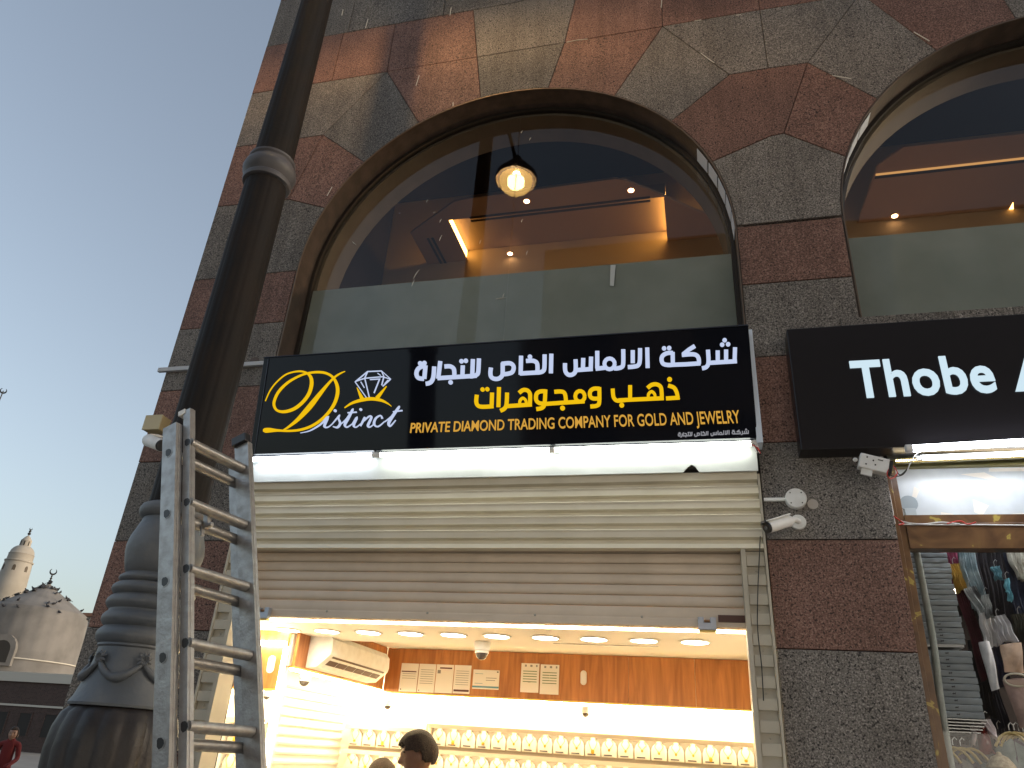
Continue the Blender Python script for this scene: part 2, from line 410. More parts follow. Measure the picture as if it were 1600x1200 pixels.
for (px_, py_, l_, a_) in [(650,428,22,1.2),(645,442,16,1.4),(480,384,14,-.9),(553,380,12,-.8),(688,372,14,1.4),(688,345,9,1.4),(750,378,10,1.5),(667,314,7,1.4),(815,206,7,1.3),(828,217,7,1.3),(786,462,10,1.5),(782,466,18,0.1),(823,395,10,1.5),(815,345,7,1.5),(624,333,3,0),(678,332,4,.6)]:
    p = onY(px_, py_, GY-.003); s = l_*.0045
    mk('dropping', tube([(p[0]-math.cos(a_)*s/2, p[1], p[2]-math.sin(a_)*s/2), (p[0], p[1], p[2]), (p[0]+math.cos(a_)*s/2+.006, p[1], p[2]+math.sin(a_)*s/2)], [.0015,.0035,.001], 5), M_spat, RW)
tp = [onY(954, 414, GY-.003), onY(962, 414, GY-.003), onY(959, 447, GY-.003), onY(953, 446, GY-.003)]
mk('tape_strip', (tp, [(3,2,1,0)]), mat('tape', (.42,.45,.45), .5), RW)
# peeling strips along the reveals
for pts_ in ([(885,66),(900,63),(918,61)], [(1033,12),(1034,0)], [(1085,33),(1096,31)], [(1095,83),(1108,93),(1116,98)], [(536,15),(534,24)], [(575,30),(571,44)], [(705,12),(703,24)], [(1150,24),(1158,23)], [(1428,50),(1452,64)], [(1300,118),(1330,123)], [(655,118),(650,134)], [(708,160),(708,166)], [(519,292),(511,306)]):
    P_ = [onY(a_, b_, FY-.001) for a_, b_ in pts_]
    mk('mortar_smear', tube(P_, .004, 5), M_spat, BLD)
M_strip = mat('sky_tinted_strip', (.62,.69,.78), .45, metal=.1)  # pale blue base colour stands in for mirrored sky
def revstrip(cx, side, a0, a1, n, root, y0=FY+.05, y1=GY-.05):
    for i in range(n):
        b0 = a0+(a1-a0)*i/n+.006; b1 = a0+(a1-a0)*(i+1)/n-.006; r = RA-.009
        V = []
        for b in (b0, b1):
            for y in (y0, y1):
                V.append((cx+side*r*math.cos(b), y, SPR+r*math.sin(b)))
        V2 = [(v[0]-side*.004, v[1], v[2]) for v in V]
        mk('sky_tinted_strip', (V+V2, [(0,1,3,2),(4,6,7,5),(0,2,6,4),(1,5,7,3),(0,4,5,1),(2,3,7,6)]), M_strip, root)
revstrip(CX1, 1, .02, .52, 5, RW); revstrip(CX2, -1, .0, .62, 6, RW2)

# ------------------------------------------------------------------ upper room seen through the arches
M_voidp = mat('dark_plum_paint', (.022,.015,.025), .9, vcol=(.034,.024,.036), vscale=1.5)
M_ceil = mat('upper_ceiling_plaster', (.33,.22,.15), .8)
M_uwall = mat('upper_room_wall', (.42,.30,.19), .8)
warm = (1.0, .60, .24)
UPR = thing('upper_room', 'dim upstairs room with dropped ceiling and lit cove seen through the arched windows', 'room', (-1.4, 6.5, 4.3))
ZC = 7.4
hx0, hx1, hy0, hy1 = -2.79, -.20, 6.70, 7.30
def slabz(poly, z0, z1):
    poly = ccw(poly); n = len(poly)
    V = [(x, y, z0) for x, y in poly] + [(x, y, z1) for x, y in poly]
    return V, [tuple(range(n))[::-1], tuple(range(n, 2*n))] + [(i, (i+1) % n, (i+1) % n+n, i+n) for i in range(n)]
mk('ceiling_panel', slabz([(-3.34,7.52),(-3.34,6.857),(-2.606,6.384),(-2.4,6.36),(-.718,6.32),(-.614,6.35),(-.214,6.67),(hx1,hy0),(hx0,hy0),(hx0,7.52)], ZC, ZC+.03), M_ceil, UPR)
mk('ceiling_panel', slabz([(hx1,7.52),(hx1,hy0),(-.214,6.672),(.1,6.95),(.55,7.3),(.55,7.52)], ZC, ZC+.03), M_ceil, UPR)
mk('cove_recess', join(box(hx0-.02, hx1+.02, hy0, 7.52, ZC+.16, ZC+.2), box(hx0-.02, hx1+.02, hy0-.02, hy0-.001, ZC+.031, ZC+.159)), M_ceil, UPR)
ce = emis('cove_light_warm', (1.0,.55,.14), 6.0)
mk('cove_light', box(hx0-.018, hx0-.002, hy0+.02, 7.5, ZC+.04, ZC+.14), ce, UPR)
mk('cove_light', box(hx1+.002, hx1+.018, hy0+.02, 7.5, ZC+.04, ZC+.14), ce, UPR)
mk('back_wall', box(-4.0, XR, 7.53, 7.6, 4.3, 8.6), M_uwall, UPR)
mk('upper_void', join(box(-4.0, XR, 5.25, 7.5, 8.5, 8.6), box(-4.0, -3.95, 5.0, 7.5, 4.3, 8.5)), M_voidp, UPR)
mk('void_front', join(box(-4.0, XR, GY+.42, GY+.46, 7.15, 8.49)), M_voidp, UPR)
for (a, b) in (((735,343),(1016,311)), ((672,372),(695,415))):
    A = onZ(*a, ZC-.004); B = onZ(*b, ZC-.004)
    d = (B-A)/np.linalg.norm(B-A); nn = np.array([-d[1], d[0], 0])
    for s in (-.03, .03):
        mk('slot_diffuser', obox((A+B)/2+nn*s, d, nn, (0,0,1), np.linalg.norm(B-A)/2, .016, .003), M_black, UPR)
e_spot = emis('small_spot', (1.0,.66,.36), 9.0)
M_spotring = mat('spot_ring', (.45,.2,.08), .4)
def upspot(px_, py_, Z):
    p = onZ(px_, py_, Z)
    t = thing('recessed_spotlight', None, 'spotlight', p)
    mk('rim', lathe([(.055,-.004),(.055,.0),(.035,.0),(.035,-.004)], p, 16), M_spotring, t)
    mk('bulb', lathe([(.033,-.007),(.033,-.004)], p, 16), e_spot, t)
    return t
for (a, b), lab in zip(((986,297),(823,314),(797,396)), ('glowing upstairs spotlight right of centre behind the left arched window', 'glowing upstairs spotlight just below the reflected street lamp', 'lowest upstairs spotlight beside the vertical glass joint of the left arch')):
    setp(upspot(a, b, ZC-.001), lab, 'spotlight', 'recessed spotlights upstairs')
setp(upspot(1398, 337, ZC-.001), 'single glowing spotlight behind the right arched window', 'spotlight', 'recessed spotlights upstairs')
P1 = [onZ(*p, ZC)[:2] for p in ((1372,258),(1412,230),(1610,208))]
mk('ceiling_panel', slabz([(P1[0][0]-.05,7.52)]+[tuple(p) for p in P1]+[(5.0,P1[2][1]),(5.0,7.52)], ZC, ZC+.03), M_ceil, UPR)
A = onZ(1368,274,ZC-.004); B = onZ(1620,246,ZC-.004); d = (B-A)/np.linalg.norm(B-A); nn = np.array([-d[1],d[0],0])
mk('slot_diffuser', obox((A+B)/2+nn*.035, d, nn, (0,0,1), np.linalg.norm(B-A)/2, .018, .003), M_black, UPR)
mk('ceiling_rail', obox((A+B)/2-nn*.01, d, nn, (0,0,1), np.linalg.norm(B-A)/2, .012, .006), emis('rail_glow', (1,.5,.16), .35), UPR)
q = [onZ(1574,332,ZC-.002), onZ(1583,316,ZC-.002), onZ(1584,332,ZC-.002)]
mk('cove_light', (q, [(0,1,2)]), ce, UPR)
al = bpy.data.lights.new('upper_room_glow', 'POINT'); al.energy = 8; al.color = (1,.55,.25); al.shadow_soft_size = .3
ao = bpy.data.objects.new('upper_room_glow', al); COL.objects.link(ao); ao.location = (-1.2, 7.0, 5.6)
al2 = bpy.data.lights.new('upper_room_glow', 'POINT'); al2.energy = 6; al2.color = (1,.5,.2); al2.shadow_soft_size = .3
ao = bpy.data.objects.new('upper_room_glow', al2); COL.objects.link(ao); ao.location = (2.4, 7.0, 5.7)
# ------------------------------------------------------------------ lettered sign of the jewellery shop
def splane(x, y, yb=4.45, zb=3.45, k=-.10/.75, off=0.0):
    """point on the tilted sign face Y = yb + k*(z-zb)"""
    d = ray(x, y); n = np.array([0, 1, -k]); p0 = np.array([0, yb, zb])
    t = n @ (p0-CAM) / (n @ d); nn = n/np.linalg.norm(n)
    return CAM + d*t - nn*off
TL, TR, BLc, BR = [splane(*p) for p in ((412,560),(1166,508),(390,708),(1187,686))]
SGN = thing('shop_sign', 'wide glossy black shop sign with gold and white Arabic lettering and a diamond ring', 'sign', ((TL[0]+TR[0])/2, 4.5, BLc[2]))
zt_, zb_ = (TL[2]+TR[2])/2, (BLc[2]+BR[2])/2; xl_, xr_ = (TL[0]+BLc[0])/2, (TR[0]+BR[0])/2
ytop, ybot = 4.45-.10/.75*(zt_-3.45), 4.45-.10/.75*(zb_-3.45)
V = [(xl_,ytop,zt_),(xr_,ytop,zt_),(xr_,ybot,zb_),(xl_,ybot,zb_),(xl_,4.59,zt_),(xr_,4.59,zt_),(xr_,4.59,zb_),(xl_,4.59,zb_)]
mk('face_panel', (V, [(3,2,1,0),(4,5,6,7),(0,1,5,4),(1,2,6,5),(2,3,7,6),(3,0,4,7)]), M_glossy_black, SGN, bevel=.004)
M_signedge = mat('sign_edge_profile', (.05,.06,.085), .3, metal=.6)
mk('edge_profile', tube([(xl_+.045,ybot-.004+.0,zb_+.01),(xl_+.045,ytop-.004,zt_-.01)], .003, 6), M_signedge, SGN)
mk('edge_profile', tube([(xl_,ytop-.003,zt_+.002),(xr_,ytop-.003,zt_+.002)], .005, 6), M_signedge, SGN)
mk('side_profile', (lambda a, b: obox((a+b)/2, (1,0,0), (0,1,0), (0,0,1), .018, .06, (b[2]-a[2])/2))(onY(1187,697,4.5), onY(1170,522,4.5)), M_strip, SGN)
L_white = emis('letter_white', s2l((205,218,250)), .43)
L_gold = emis('letter_gold', s2l((246,196,18)), .46)
L_amber = emis('letter_amber', s2l((226,170,70)), .42)
_off = [0.0025]
def ribbon(pts, wd, kmat, name, parent, f, smooth=0, cap=True):
    """flat raised lettering stroke in photo-measured sign coordinates; wd: width or per point"""
    if smooth:
        Q = catmull([(*p[:2], (p[2] if len(p) > 2 else wd)) for p in pts], smooth)
    else: Q = [(*p[:2], (p[2] if len(p) > 2 else wd)) for p in pts]
    Q = [np.array(q, float) for q in Q]; n = len(Q)
    Lf, Rt = [], []
    for i in range(n):
        a = Q[i-1][:2] if i > 0 else None; b = Q[i][:2]; c = Q[i+1][:2] if i < n-1 else None
        d1 = (b-a)/max(np.hypot(*(b-a)), 1e-6) if a is not None else None
        d2 = (c-b)/max(np.hypot(*(c-b)), 1e-6) if c is not None else None
        if d1 is None: d1 = d2
        if d2 is None: d2 = d1
        n1 = np.array([-d1[1], d1[0]]); n2 = np.array([-d2[1], d2[0]]); k = 1+n1@n2
        mi = (n1+n2)/max(k, .45); w2 = Q[i][2]/2
        Lf.append(b+mi*w2); Rt.append(b-mi*w2)
    _off[0] += .00004
    V = []
    for p in Lf+Rt: V.append(f(p[0], p[1], _off[0]))
    for p in Lf+Rt: V.append(f(p[0], p[1], 0.0))
    Fc = []
    for i in range(n-1):
        Fc.append((i, i+1, n+i+1, n+i)); a = 2*n
        Fc.append((i, a+i, a+i+1, i+1)); Fc.append((n+i, n+i+1, a+n+i+1, a+n+i))
    a = 2*n; Fc.append((0, n, a+n, a)); Fc.append((n-1, a+n-1, a+2*n-1, 2*n-1))
    return mk(name, (V, Fc), kmat, parent)
def disc(x, y, r, kmat, name, parent, f):
    _off[0] += .00004; n = 18
    P = [(x+r*math.cos(2*math.pi*i/n), y+r*math.sin(2*math.pi*i/n)) for i in range(n)]
    V = [f(*p, _off[0]) for p in P] + [f(*p, 0) for p in P]
    return mk(name, (V, [tuple(range(n))]+[(i, n+i, n+(i+1) % n, (i+1) % n) for i in range(n)]), kmat, parent)
def crop(x0, y0, s): return lambda x, y, o: splane(x0+x/s, y0+y/s, off=o)
def arab1(f, W, m, nm='letter'):
    def S(*p, sm=0, w=None): ribbon(p, w or W, m, nm, SGN, f, sm)
    def D(x, y, r=.55): disc(x, y, W*r, m, nm, SGN, f)
    o = 1485.7
    # word 1
    S((1420+o,130),(1416+o,255)); S((1340+o,150),(1340+o,258)); S((1265+o,158),(1266+o,262)); S((1437+o,254),(1240+o,266),(1170+o,270))
    S((1178+o,152),(1183+o,230),(1180+o,280),(1160+o,308),(1125+o,318), sm=5)
    for d in ((1327,67),(1305,107),(1358,103)): D(d[0]+o, d[1])
    S((1062+o,118),(1010+o,150),(958+o,192)); S((945+o,198),(1040+o,192),(1080+o,205),(1096+o,235),(1098+o,278), sm=5); S((1112+o,273),(980+o,282),(862+o,286))
    S((863+o,172),(865+o,292)); S((866+o,180),(815+o,182),(775+o,205),(764+o,240),(778+o,276),(820+o,288),(868+o,286), sm=5); D(787+o,140); D(832+o,137)
    # word 2
    S((636+o,132),(640+o,315)); S((572+o,138),(570+o,250),(555+o,290),(520+o,302),(463+o,307), sm=5); S((507+o,156),(507+o,272))
    S((422+o,148),(422+o,270),(410+o,305),(370+o,318),(340+o,318), sm=5)
    S(*[(300+o+46*math.cos(2*math.pi*i/16), 278+48*math.sin(2*math.pi*i/16)) for i in range(17)], w=W*.92)
    S((190+o,162),(190+o,318)); S((175+o,322),(262+o,312))
    S((135+o,214),(132+o,325)); S((65+o,226),(62+o,330)); S((150+o,323),(0+o,334)); 
    S((1482,238),(1484,320),(1476,355),(1450,375),(1418,375),(1395,352),(1388,318),(1388,272), sm=4)
    # word 3
    S((1266,188),(1262,362)); S((1206,194),(1204,310),(1192,342),(1160,354),(1120,356), sm=5); S((1165,354),(985,364))
    S((1040,252),(1100,250),(1135,268),(1143,310),(1140,350), sm=5); D(1075,215); S((996,206),(992,375))
    S((832,268),(832,372)); S((822,278),(890,272),(922,288),(930,318),(916,352),(880,366),(828,372), sm=5)
    S((832,340),(828,380),(800,408),(760,412),(730,395),(722,360),(727,312), sm=5)
    # word 4
    S((620,230),(614,345),(600,375),(565,388),(540,390), sm=5); S((566,236),(560,385)); S((600,384),(250,406)); S((476,292),(472,385)); D(464,255); D(503,251)
    S((312,302),(360,300),(392,318),(400,350),(400,395), sm=5); D(367,443); S((275,254),(256,410))
    S((221,302),(214,390),(198,432),(175,450),(145,456), sm=5)
    S((143,292),(132,412)); S((146,302),(105,304),(72,330),(62,370),(80,404),(130,412), sm=5); D(96,274); D(133,271)
arab1(crop(640, 520, 5.7143), 37, L_white)
# gold line
fB = crop(720, 580, 4.4444); W = 27
def S(*p, sm=0, w=None): ribbon(p, w or W, L_gold, 'letter', SGN, fB, sm)
S((1440,100),(1480,115),(1500,150),(1507,192), sm=4); S((1520,184),(1425,190)); disc(1450,58,17,L_gold,'letter',SGN,fB)
S((1297,118),(1325,96),(1360,92),(1388,110),(1395,150),(1396,192), sm=4)
S((1302,190),(1304,160),(1325,142),(1346,160),(1350,190), sm=4, w=20); S((1410,188),(1150,200),(1095,203))
S((1176,98),(1176,200)); S((1150,200),(1090,206),(1066,190),(1058,165),(1055,122), sm=4); disc(1118,237,17,L_gold,'letter',SGN,fB)
S((962,112),(962,215),(945,240),(900,246), sm=4); S((964,122),(925,122),(900,140),(898,172),(918,190),(962,190), sm=4)
S(*[(828+33*math.cos(2*math.pi*i/14),175+37*math.sin(2*math.pi*i/14)) for i in range(15)], w=25)
S((860,210),(700,220),(560,230)); S((650,144),(700,142),(724,160),(732,222), sm=4); disc(707,257,17,L_gold,'letter',SGN,fB)
S((588,128),(582,225),(565,255),(525,264), sm=4); S((588,140),(550,142),(526,160),(524,200),(545,222),(580,226), sm=4)
S((405,152),(432,132),(462,134),(480,155),(482,190),(480,236), sm=4); S((410,236),(412,205),(432,188),(452,205),(456,234), sm=4, w=20); S((494,232),(315,244))
S((322,150),(318,230),(304,260),(275,276), sm=4); S((266,112),(262,250)); S((218,150),(215,236)); S((228,244),(150,248),(118,238),(108,210),(112,165), sm=4)
disc(152,128,15,L_gold,'letter',SGN,fB); disc(185,126,15,L_gold,'letter',SGN,fB)
# small repeat of the company name at the lower right corner
L_dim = emis('letter_dim', (.55,.55,.6), .22)
a0 = np.array([1059, 679.5]); a1 = np.array([1170, 676.0])
def fsm(x, y, o):
    u = (x-40)/(2926-40); yy = (y-410+ (x-40)*.047)  # undo the slant of the large line
    return splane(a0[0]+(a1[0]-a0[0])*u, a0[1]+(a1[1]-a0[1])*u + 2 + yy*.036, off=o)
_n = len(COL.objects); arab1(fsm, 40, L_dim)
# logo
fD = crop(400, 570, 6.6667)
def G(m_, *p, sm=5, w=8): ribbon(p, w, m_, 'logo_stroke', SGN, fD, sm)
G(L_gold,(100,380,5),(150,270,8),(220,180,9),(320,100,11),(440,70,15),(520,82,20),(570,125,30),(582,200,34),(555,300,32),(490,390,30),(400,460,30),(300,490,28),(225,478,24),(192,430,24),(196,370,24),(240,280,24),(330,190,22),(440,125,18),(540,90,18),(650,78,22),(740,92,24),(810,140,26),(850,230,32),(846,330,32),(800,440,28),(710,550,26),(600,630,24),(480,675,22),(350,690,20),(230,685,24),(150,682,44),(100,685,46),(78,685,22))
G(L_gold,(930,70,5),(880,92,12),(820,132,16),(750,205,22),(660,315,38),(560,440,50),(440,570,34),(340,650,18),(290,680,10))
for l in (((1035,180),(1165,72),(1310,66),(1405,150)),((1035,180),(1150,340)),((1050,170),(1135,142),(1320,126),(1400,150)),((1165,72),(1135,140)),((1310,66),(1335,124)),((1135,142),(1182,338)),((1190,156),(1290,150),(1232,296)),((1095,180),(1130,240)),((1335,124),(1312,215)),((1405,150),(1322,226)),((1270,90),(1300,112)),((1380,160),(1345,200)),((1060,215),(1095,265))):
    G(L_white, *l, sm=0, w=9)
G(L_gold,(925,450,6),(1000,402,20),(1100,370,30),(1200,356,32),(1300,370,28),(1370,402,16),(1412,434,5))
G(L_gold,(1055,240,5),(1110,360,40),sm=0); G(L_gold,(1362,225,5),(1262,350,38),sm=0)
for l in (((465,712,4),(560,690,9),(650,640,14),(700,600,16),(748,552,24),(715,640,22),(750,652,10),(795,620,7)),((795,620,7),(850,555,12),(872,528,12),(862,560,16),(880,612,22),(850,654,18),(805,645,10)),
          ((880,625,6),(950,560,12),(1015,458,18),(962,560,26),(928,625,24),(950,652,12),(1005,618,7)),((1005,618,7),(1055,548,20),(1020,630,22),(1045,652,10),(1095,615,6)),
          ((1090,640,14),(1140,545,24),(1120,590,12),(1180,540,14),(1205,550,20),(1168,635,22),(1195,648,10),(1245,605,7)),((1318,562,20),(1300,530,12),(1250,560,18),(1232,620,22),(1275,645,12),(1345,590,7)),
          ((1345,595,8),(1430,525,14),(1500,430,20),(1410,560,28),(1384,615,26),(1402,640,14),(1458,578,7))):
    G(L_white, *l, sm=4)
G(L_white,(958,502),(1052,495),sm=0,w=12); G(L_white,(1430,492),(1528,478),sm=0,w=12)
disc(828,480,15,L_white,'logo_stroke',SGN,fD); disc(1094,468,14,L_white,'logo_stroke',SGN,fD)
# latin lettering from the built-in font, one object per glyph
def glyph_line(text, kmat, parent, place, bold=.02, thin=(), w_line=None, name='letter', spacing=1.0):
    """place(u, v, off): u 0..1 along the line, v 0..1 cap height -> world"""
    def build(b):
        cu = bpy.data.curves.new('t', 'FONT'); cu.body = text; cu.offset = b; cu.resolution_u = 4; cu.space_character = spacing
        o = bpy.data.objects.new('t', cu); COL.objects.link(o)
        dg = bpy.context.evaluated_depsgraph_get(); me = bpy.data.meshes.new_from_object(o.evaluated_get(dg))
        bm = bmesh.new(); bm.from_mesh(me); seen = set(); isl = []
        for v in bm.verts:
            if v.index in seen: continue
            st = [v]; grp = []; seen.add(v.index)
            while st:
                q = st.pop(); grp.append(q)
                for e in q.link_edges:
                    r = e.other_vert(q)
                    if r.index not in seen: seen.add(r.index); st.append(r)
            ids = {q.index: i for i, q in enumerate(grp)}
            fs = [tuple(ids[x.index] for x in fc.verts) for fc in bm.faces if fc.verts[0].index in ids]
            es = [tuple(ids[x.index] for x in ed.verts) for ed in bm.edges if ed.is_boundary and ed.verts[0].index in ids]
            isl.append(([(q.co.x, q.co.y) for q in grp], fs, es))
        bm.free(); COL.objects.unlink(o); bpy.data.objects.remove(o)
        isl.sort(key=lambda s: min(p[0] for p in s[0])); return isl
    A = build(bold); B = build(0.0) if thin else A
    xs = [p[0] for s in A for p in s[0]]; x0, x1 = min(xs), max(xs); h = max(p[1] for p in A[0][0])
    for i, s in enumerate(A):
        if i in thin and i < len(B): s = B[i]
        _off[0] += .00003
        n = len(s[0])
        V = [place((p[0]-x0)/(x1-x0), p[1]/h, _off[0]) for p in s[0]] + [place((p[0]-x0)/(x1-x0), p[1]/h, 0) for p in s[0]]
        mk(name, (V, list(s[1]) + [(a, b, b+n, a+n) for a, b in s[2]]), kmat, parent)
bl0, bl1 = np.array([641.,676.5]), np.array([1157.,661.0]); tl0, tl1 = np.array([643.,661.5]), np.array([1154.,641.5])
def plE(u, v, o):
    b = bl0+(bl1-bl0)*u; t = tl0+(tl1-tl0)*u; q = b+(t-b)*v; return splane(q[0], q[1], off=o)
glyph_line('PRIVATE DIAMOND TRADING COMPANY FOR GOLD AND JEWELRY', L_amber, SGN, plE, bold=.004, thin=(13, 34))

# under-sign metal panel with lamp tubes
LP = thing('under_sign_panel', 'white metal panel under the lettered sign with a notch cut in its lower edge', 'panel', (-1.4, 4.52, 3.3))
PY = 4.53
pa = [onY(*p, PY)[[0,2]] for p in ((388,714),(388,753),(600,748),(1067,741),(1075,736),(1081,733),(1087,736),(1093,740),(1185,736),(1184,690))]
za = np.mean([pa[1][1], pa[8][1]]); 
poly = [(pa[0][0], 3.50), (pa[1][0], za), (pa[3][0], za), (pa[4][0], za+.035), (pa[5][0], za+.05), (pa[6][0], za+.035), (pa[7][0], za), (pa[8][0], za), (pa[8][0], 3.50)]
mk('metal_sheet', xz([tuple(p) for p in poly], PY, PY+.012), M_steel, LP)
mk('backing', box(pa[0][0]+.02, pa[8][0]-.02, PY+.02, PY+.06, za+.03, 3.50), M_dark, LP)
TUBE = emis('lamp_tube_cool', (.86,.94,1.0), 9.0); TUBE2 = emis('lamp_tube_neutral', (.95,1.0,.90), 9.0)
def tubelamp(p, q, m_, label, r=.016, grp='tube lamps under the signs'):
    A = np.array(p); B = np.array(q); t = thing('tube_lamp', label, 'lamp', tuple((A+B)/2), grp)
    mk('diffuser', tube([A, B], r, 10), m_, t, smooth=60)
    u = (B-A)/np.linalg.norm(B-A)
    mk('end_cap', tube([A-u*.03, A+u*.004], r*1.25, 10), M_white, t); mk('end_cap', tube([B-u*.004, B+u*.03], r*1.25, 10), M_white, t)
    mk('batten', obox((A+B)/2+np.array([0,.024,.012]), u, (0,1,0), (0,0,1), np.linalg.norm(B-A)/2, .008, .014), M_white, t)
    return t
ty = 4.47
tubelamp(onY(394,718,ty), onY(583,711,ty), TUBE, 'short tube lamp at the left end under the lettered sign')
tubelamp(onY(594,711,ty), onY(860,703,ty), TUBE2, 'middle tube lamp under the lettered sign')
tubelamp(onY(866,703,ty), onY(1174,693,ty), TUBE2, 'right tube lamp under the lettered sign ending by the loose wires')
M_red = mat('red_wire', (.5,.03,.02), .5); M_wwire = mat('white_wire', (.7,.7,.68), .5); M_bwire = mat('black_wire', (.01,.01,.01), .5)
def wire(name, pxs, Y, r, m_, label=None, cat=None, parent=None, jy=.02):
    P = [onY(a, b, Y + random.uniform(-jy, jy)) for a, b in pxs]
    P = catmull(P, 5); return mk(name, tube(P, r, 6), m_, parent, smooth=80, label=label, cat=cat)
WR = thing('loose_wires', 'loose red and white wires dangling at the right end of the lettered sign', 'wires', onY(1185,700,4.45))
wire('wire', [(1172,692),(1180,688),(1184,698),(1186,708),(1180,704)], 4.45, .0035, M_wwire, parent=WR)
wire('wire', [(1174,694),(1183,700),(1188,708),(1184,699)], 4.44, .003, M_red, parent=WR)
wire('wire', [(1176,690),(1182,702),(1187,710),(1190,706)], 4.44, .003, M_bwire, parent=WR)

# ------------------------------------------------------------------ roller shutters
M_shut = mat('cream_shutter_paint', (.76,.70,.56), .42, vcol=(.70,.64,.50), vscale=5)
M_guide = mat('beige_guide_paint', (.50,.455,.36), .45, vcol=(.43,.39,.31), vscale=5)
M_shut2 = mat('taupe_shutter_paint', (.74,.62,.49), .45, vcol=(.67,.56,.44), vscale=5)
def profile_x(P, x0, x1):
    n = len(P); V = [(x0, y, z) for y, z in P] + [(x1, y, z) for y, z in P]
    return V, [tuple(range(n)), tuple(range(n, 2*n))[::-1]] + [(i, n+i, n+(i+1) % n, (i+1) % n) for i in range(n)]
SH = thing('shutter_box', 'cream corrugated shutter box cover under the tube lamps', 'shutter cover', (-1.4, 4.62, 2.8))
sx0, sx1 = -3.17, .364
SY = 4.57
zz = [onY(1000, y, SY)[2] for y in (737, 760, 783, 806, 829, 852)]
zz = list(np.linspace(3.285, 2.83, 6))
for i in range(5):
    a, b = zz[i], zz[i+1]; h = a-b
    mk('corrugation', profile_x([(SY, a-.2*h), (SY-.006, a-.06*h), (SY+.001, a-.0*h), (SY+.052, a-.0*h), (SY+.052, b+.001), (SY+.043, b+.001), (SY+.042, b+.34*h), (SY+.003, b+.43*h)], sx0, sx1), M_shut, SH)
mk('bottom_lip', profile_x([(SY, zz[5]-.002), (SY+.045, zz[5]-.002), (SY+.045, zz[5]-.035), (SY-.004, zz[5]-.030)], sx0, sx1), M_shut, SH)
SR = thing('roller_shutter', 'taupe roller shutter half lowered over the lit jewellery shop entrance', 'shutter', (-1.4, 4.74, 2.4))
zsl = [2.86, 2.80, 2.735, 2.670, 2.605, 2.540, 2.475]
for i in range(len(zsl)-1):
    a, b = zsl[i], zsl[i+1]
    mk('slat', profile_x([(y_-.049, z_) for y_, z_ in [(4.748, a-.001), (4.741, a-.012), (4.737, (a+b)/2), (4.741, b+.010), (4.752, b+.003), (4.762, b+.003), (4.762, a-.001)]], -3.12, .262), M_shut2, SR, smooth=50)
mk('slat', profile_x([(4.699, 2.474), (4.690, 2.462), (4.688, 2.43), (4.692, 2.412), (4.713, 2.412), (4.713, 2.474)], -3.12, .262), M_shut2, SR, smooth=50)
mk('bottom_bar', profile_x([(4.689, 2.411), (4.684, 2.400), (4.684, 2.362), (4.691, 2.358), (4.721, 2.358), (4.721, 2.411)], -3.12, .262), M_shut2, SR)
M_bolt = mat('bolt_head', (.45,.42,.36), .35, metal=.7)
for a in (511, 668, 836, 1003):
    p = onY(a, 955+(a-511)*.018, 4.684); mk('bolt', lathe([(.008,0),(.008,-.003),(.005,-.006)], p, 8, axis=(0,1,0)), M_bolt, SR)
def shackle(px_, py_, label):
    p = onY(px_, py_, 4.655); t = thing('padlock', label, 'padlock', p, 'shutter padlocks')
    g = mat('padlock_steel', (.42,.45,.52), .3, metal=.7)
    w_, h_ = .052, .036
    U = [(-w_,-h_),(w_,-h_),(w_,h_),(w_*.35,h_),(w_*.35,h_*.1),(-w_*.35,h_*.1),(-w_*.35,h_),(-w_,h_)]
    mk('lock_body', xz([(p[0]+a, p[2]+b) for a, b in U], p[1]-.02, p[1]+.02), g, t, bevel=.003)
    mk('brass_base', box(p[0]-w_+.004, p[0]+w_-.004, p[1]-.018, p[1]+.018, p[2]-h_-.012, p[2]-h_-.001), mat('brass', (.5,.36,.12), .35, metal=.8), t)
    mk('shackle', tube([(p[0]-w_*.3, p[1], p[2]+h_*.5), (p[0]+w_*.3, p[1], p[2]+h_*.5)], .007, 8), mat('brass_pin', (.45,.25,.12), .3, metal=.8), t)
    return t
shackle(411, 958, 'padlock on the shutter edge right beside the ladder rail')
shackle(1105, 975, 'padlock on the shutter edge near the right guide rail')
p = onY(1125,967,4.676)
mk('lock_plate', box(p[0]-.01, p[0]+.16, 4.673, 4.681, p[2]-.018, p[2]+.022), mat('rust_plate', (.09,.045,.035), .5, metal=.4), SR)
# guide rails
def guide(x0, x1, side, label):
    t = thing('guide_rail', label, 'guide rail', ((x0+x1)/2, 4.62, .1), 'shutter guide rails')
    y0 = 4.575
    lo = .02
    mk('outer_lip', box(x0, x0+.014, y0, y0+.05, .02, 2.93 if side > 0 else 2.9), M_guide, t) if side < 0 else mk('outer_lip', box(x1-.014, x1, y0, y0+.05, .02, 3.27), M_guide, t)
    if side < 0: mk('inner_lip', box(x1-.03, x1, y0, y0+.17, .02, 2.80), M_guide, t)
    else: mk('inner_lip', box(x0, x0+.026, y0, y0+.17, .02, 2.80), M_guide, t)
    a, b = (x0+.015, x1-.031) if side < 0 else (x0+.027, x1-.015)
    mk('back_web', box(a, b, y0+.035, y0+.042, .02, 2.79), M_guide, t)
    z = 2.76
    i = 0
    while z > .9:
        mk('web_plate', box(a+.001, b-.001, y0+.008, y0+.034, z-.062, z), M_guide, t, bevel=.003)
        if i % 2 == 0: mk('rivet', lathe([(.006,0),(.006,-.003),(.003,-.005)], ((a+b)/2, y0+.034, z-.085), 8, axis=(0,1,0)), M_bolt, t)
        z -= .112; i += 1
    return t
guide(-3.245, -3.095, -1, 'cream guide rail of the shutter on the left behind the ladder')
guide(.232, .380, 1, 'cream guide rail of the shutter on the right beside the granite pier')
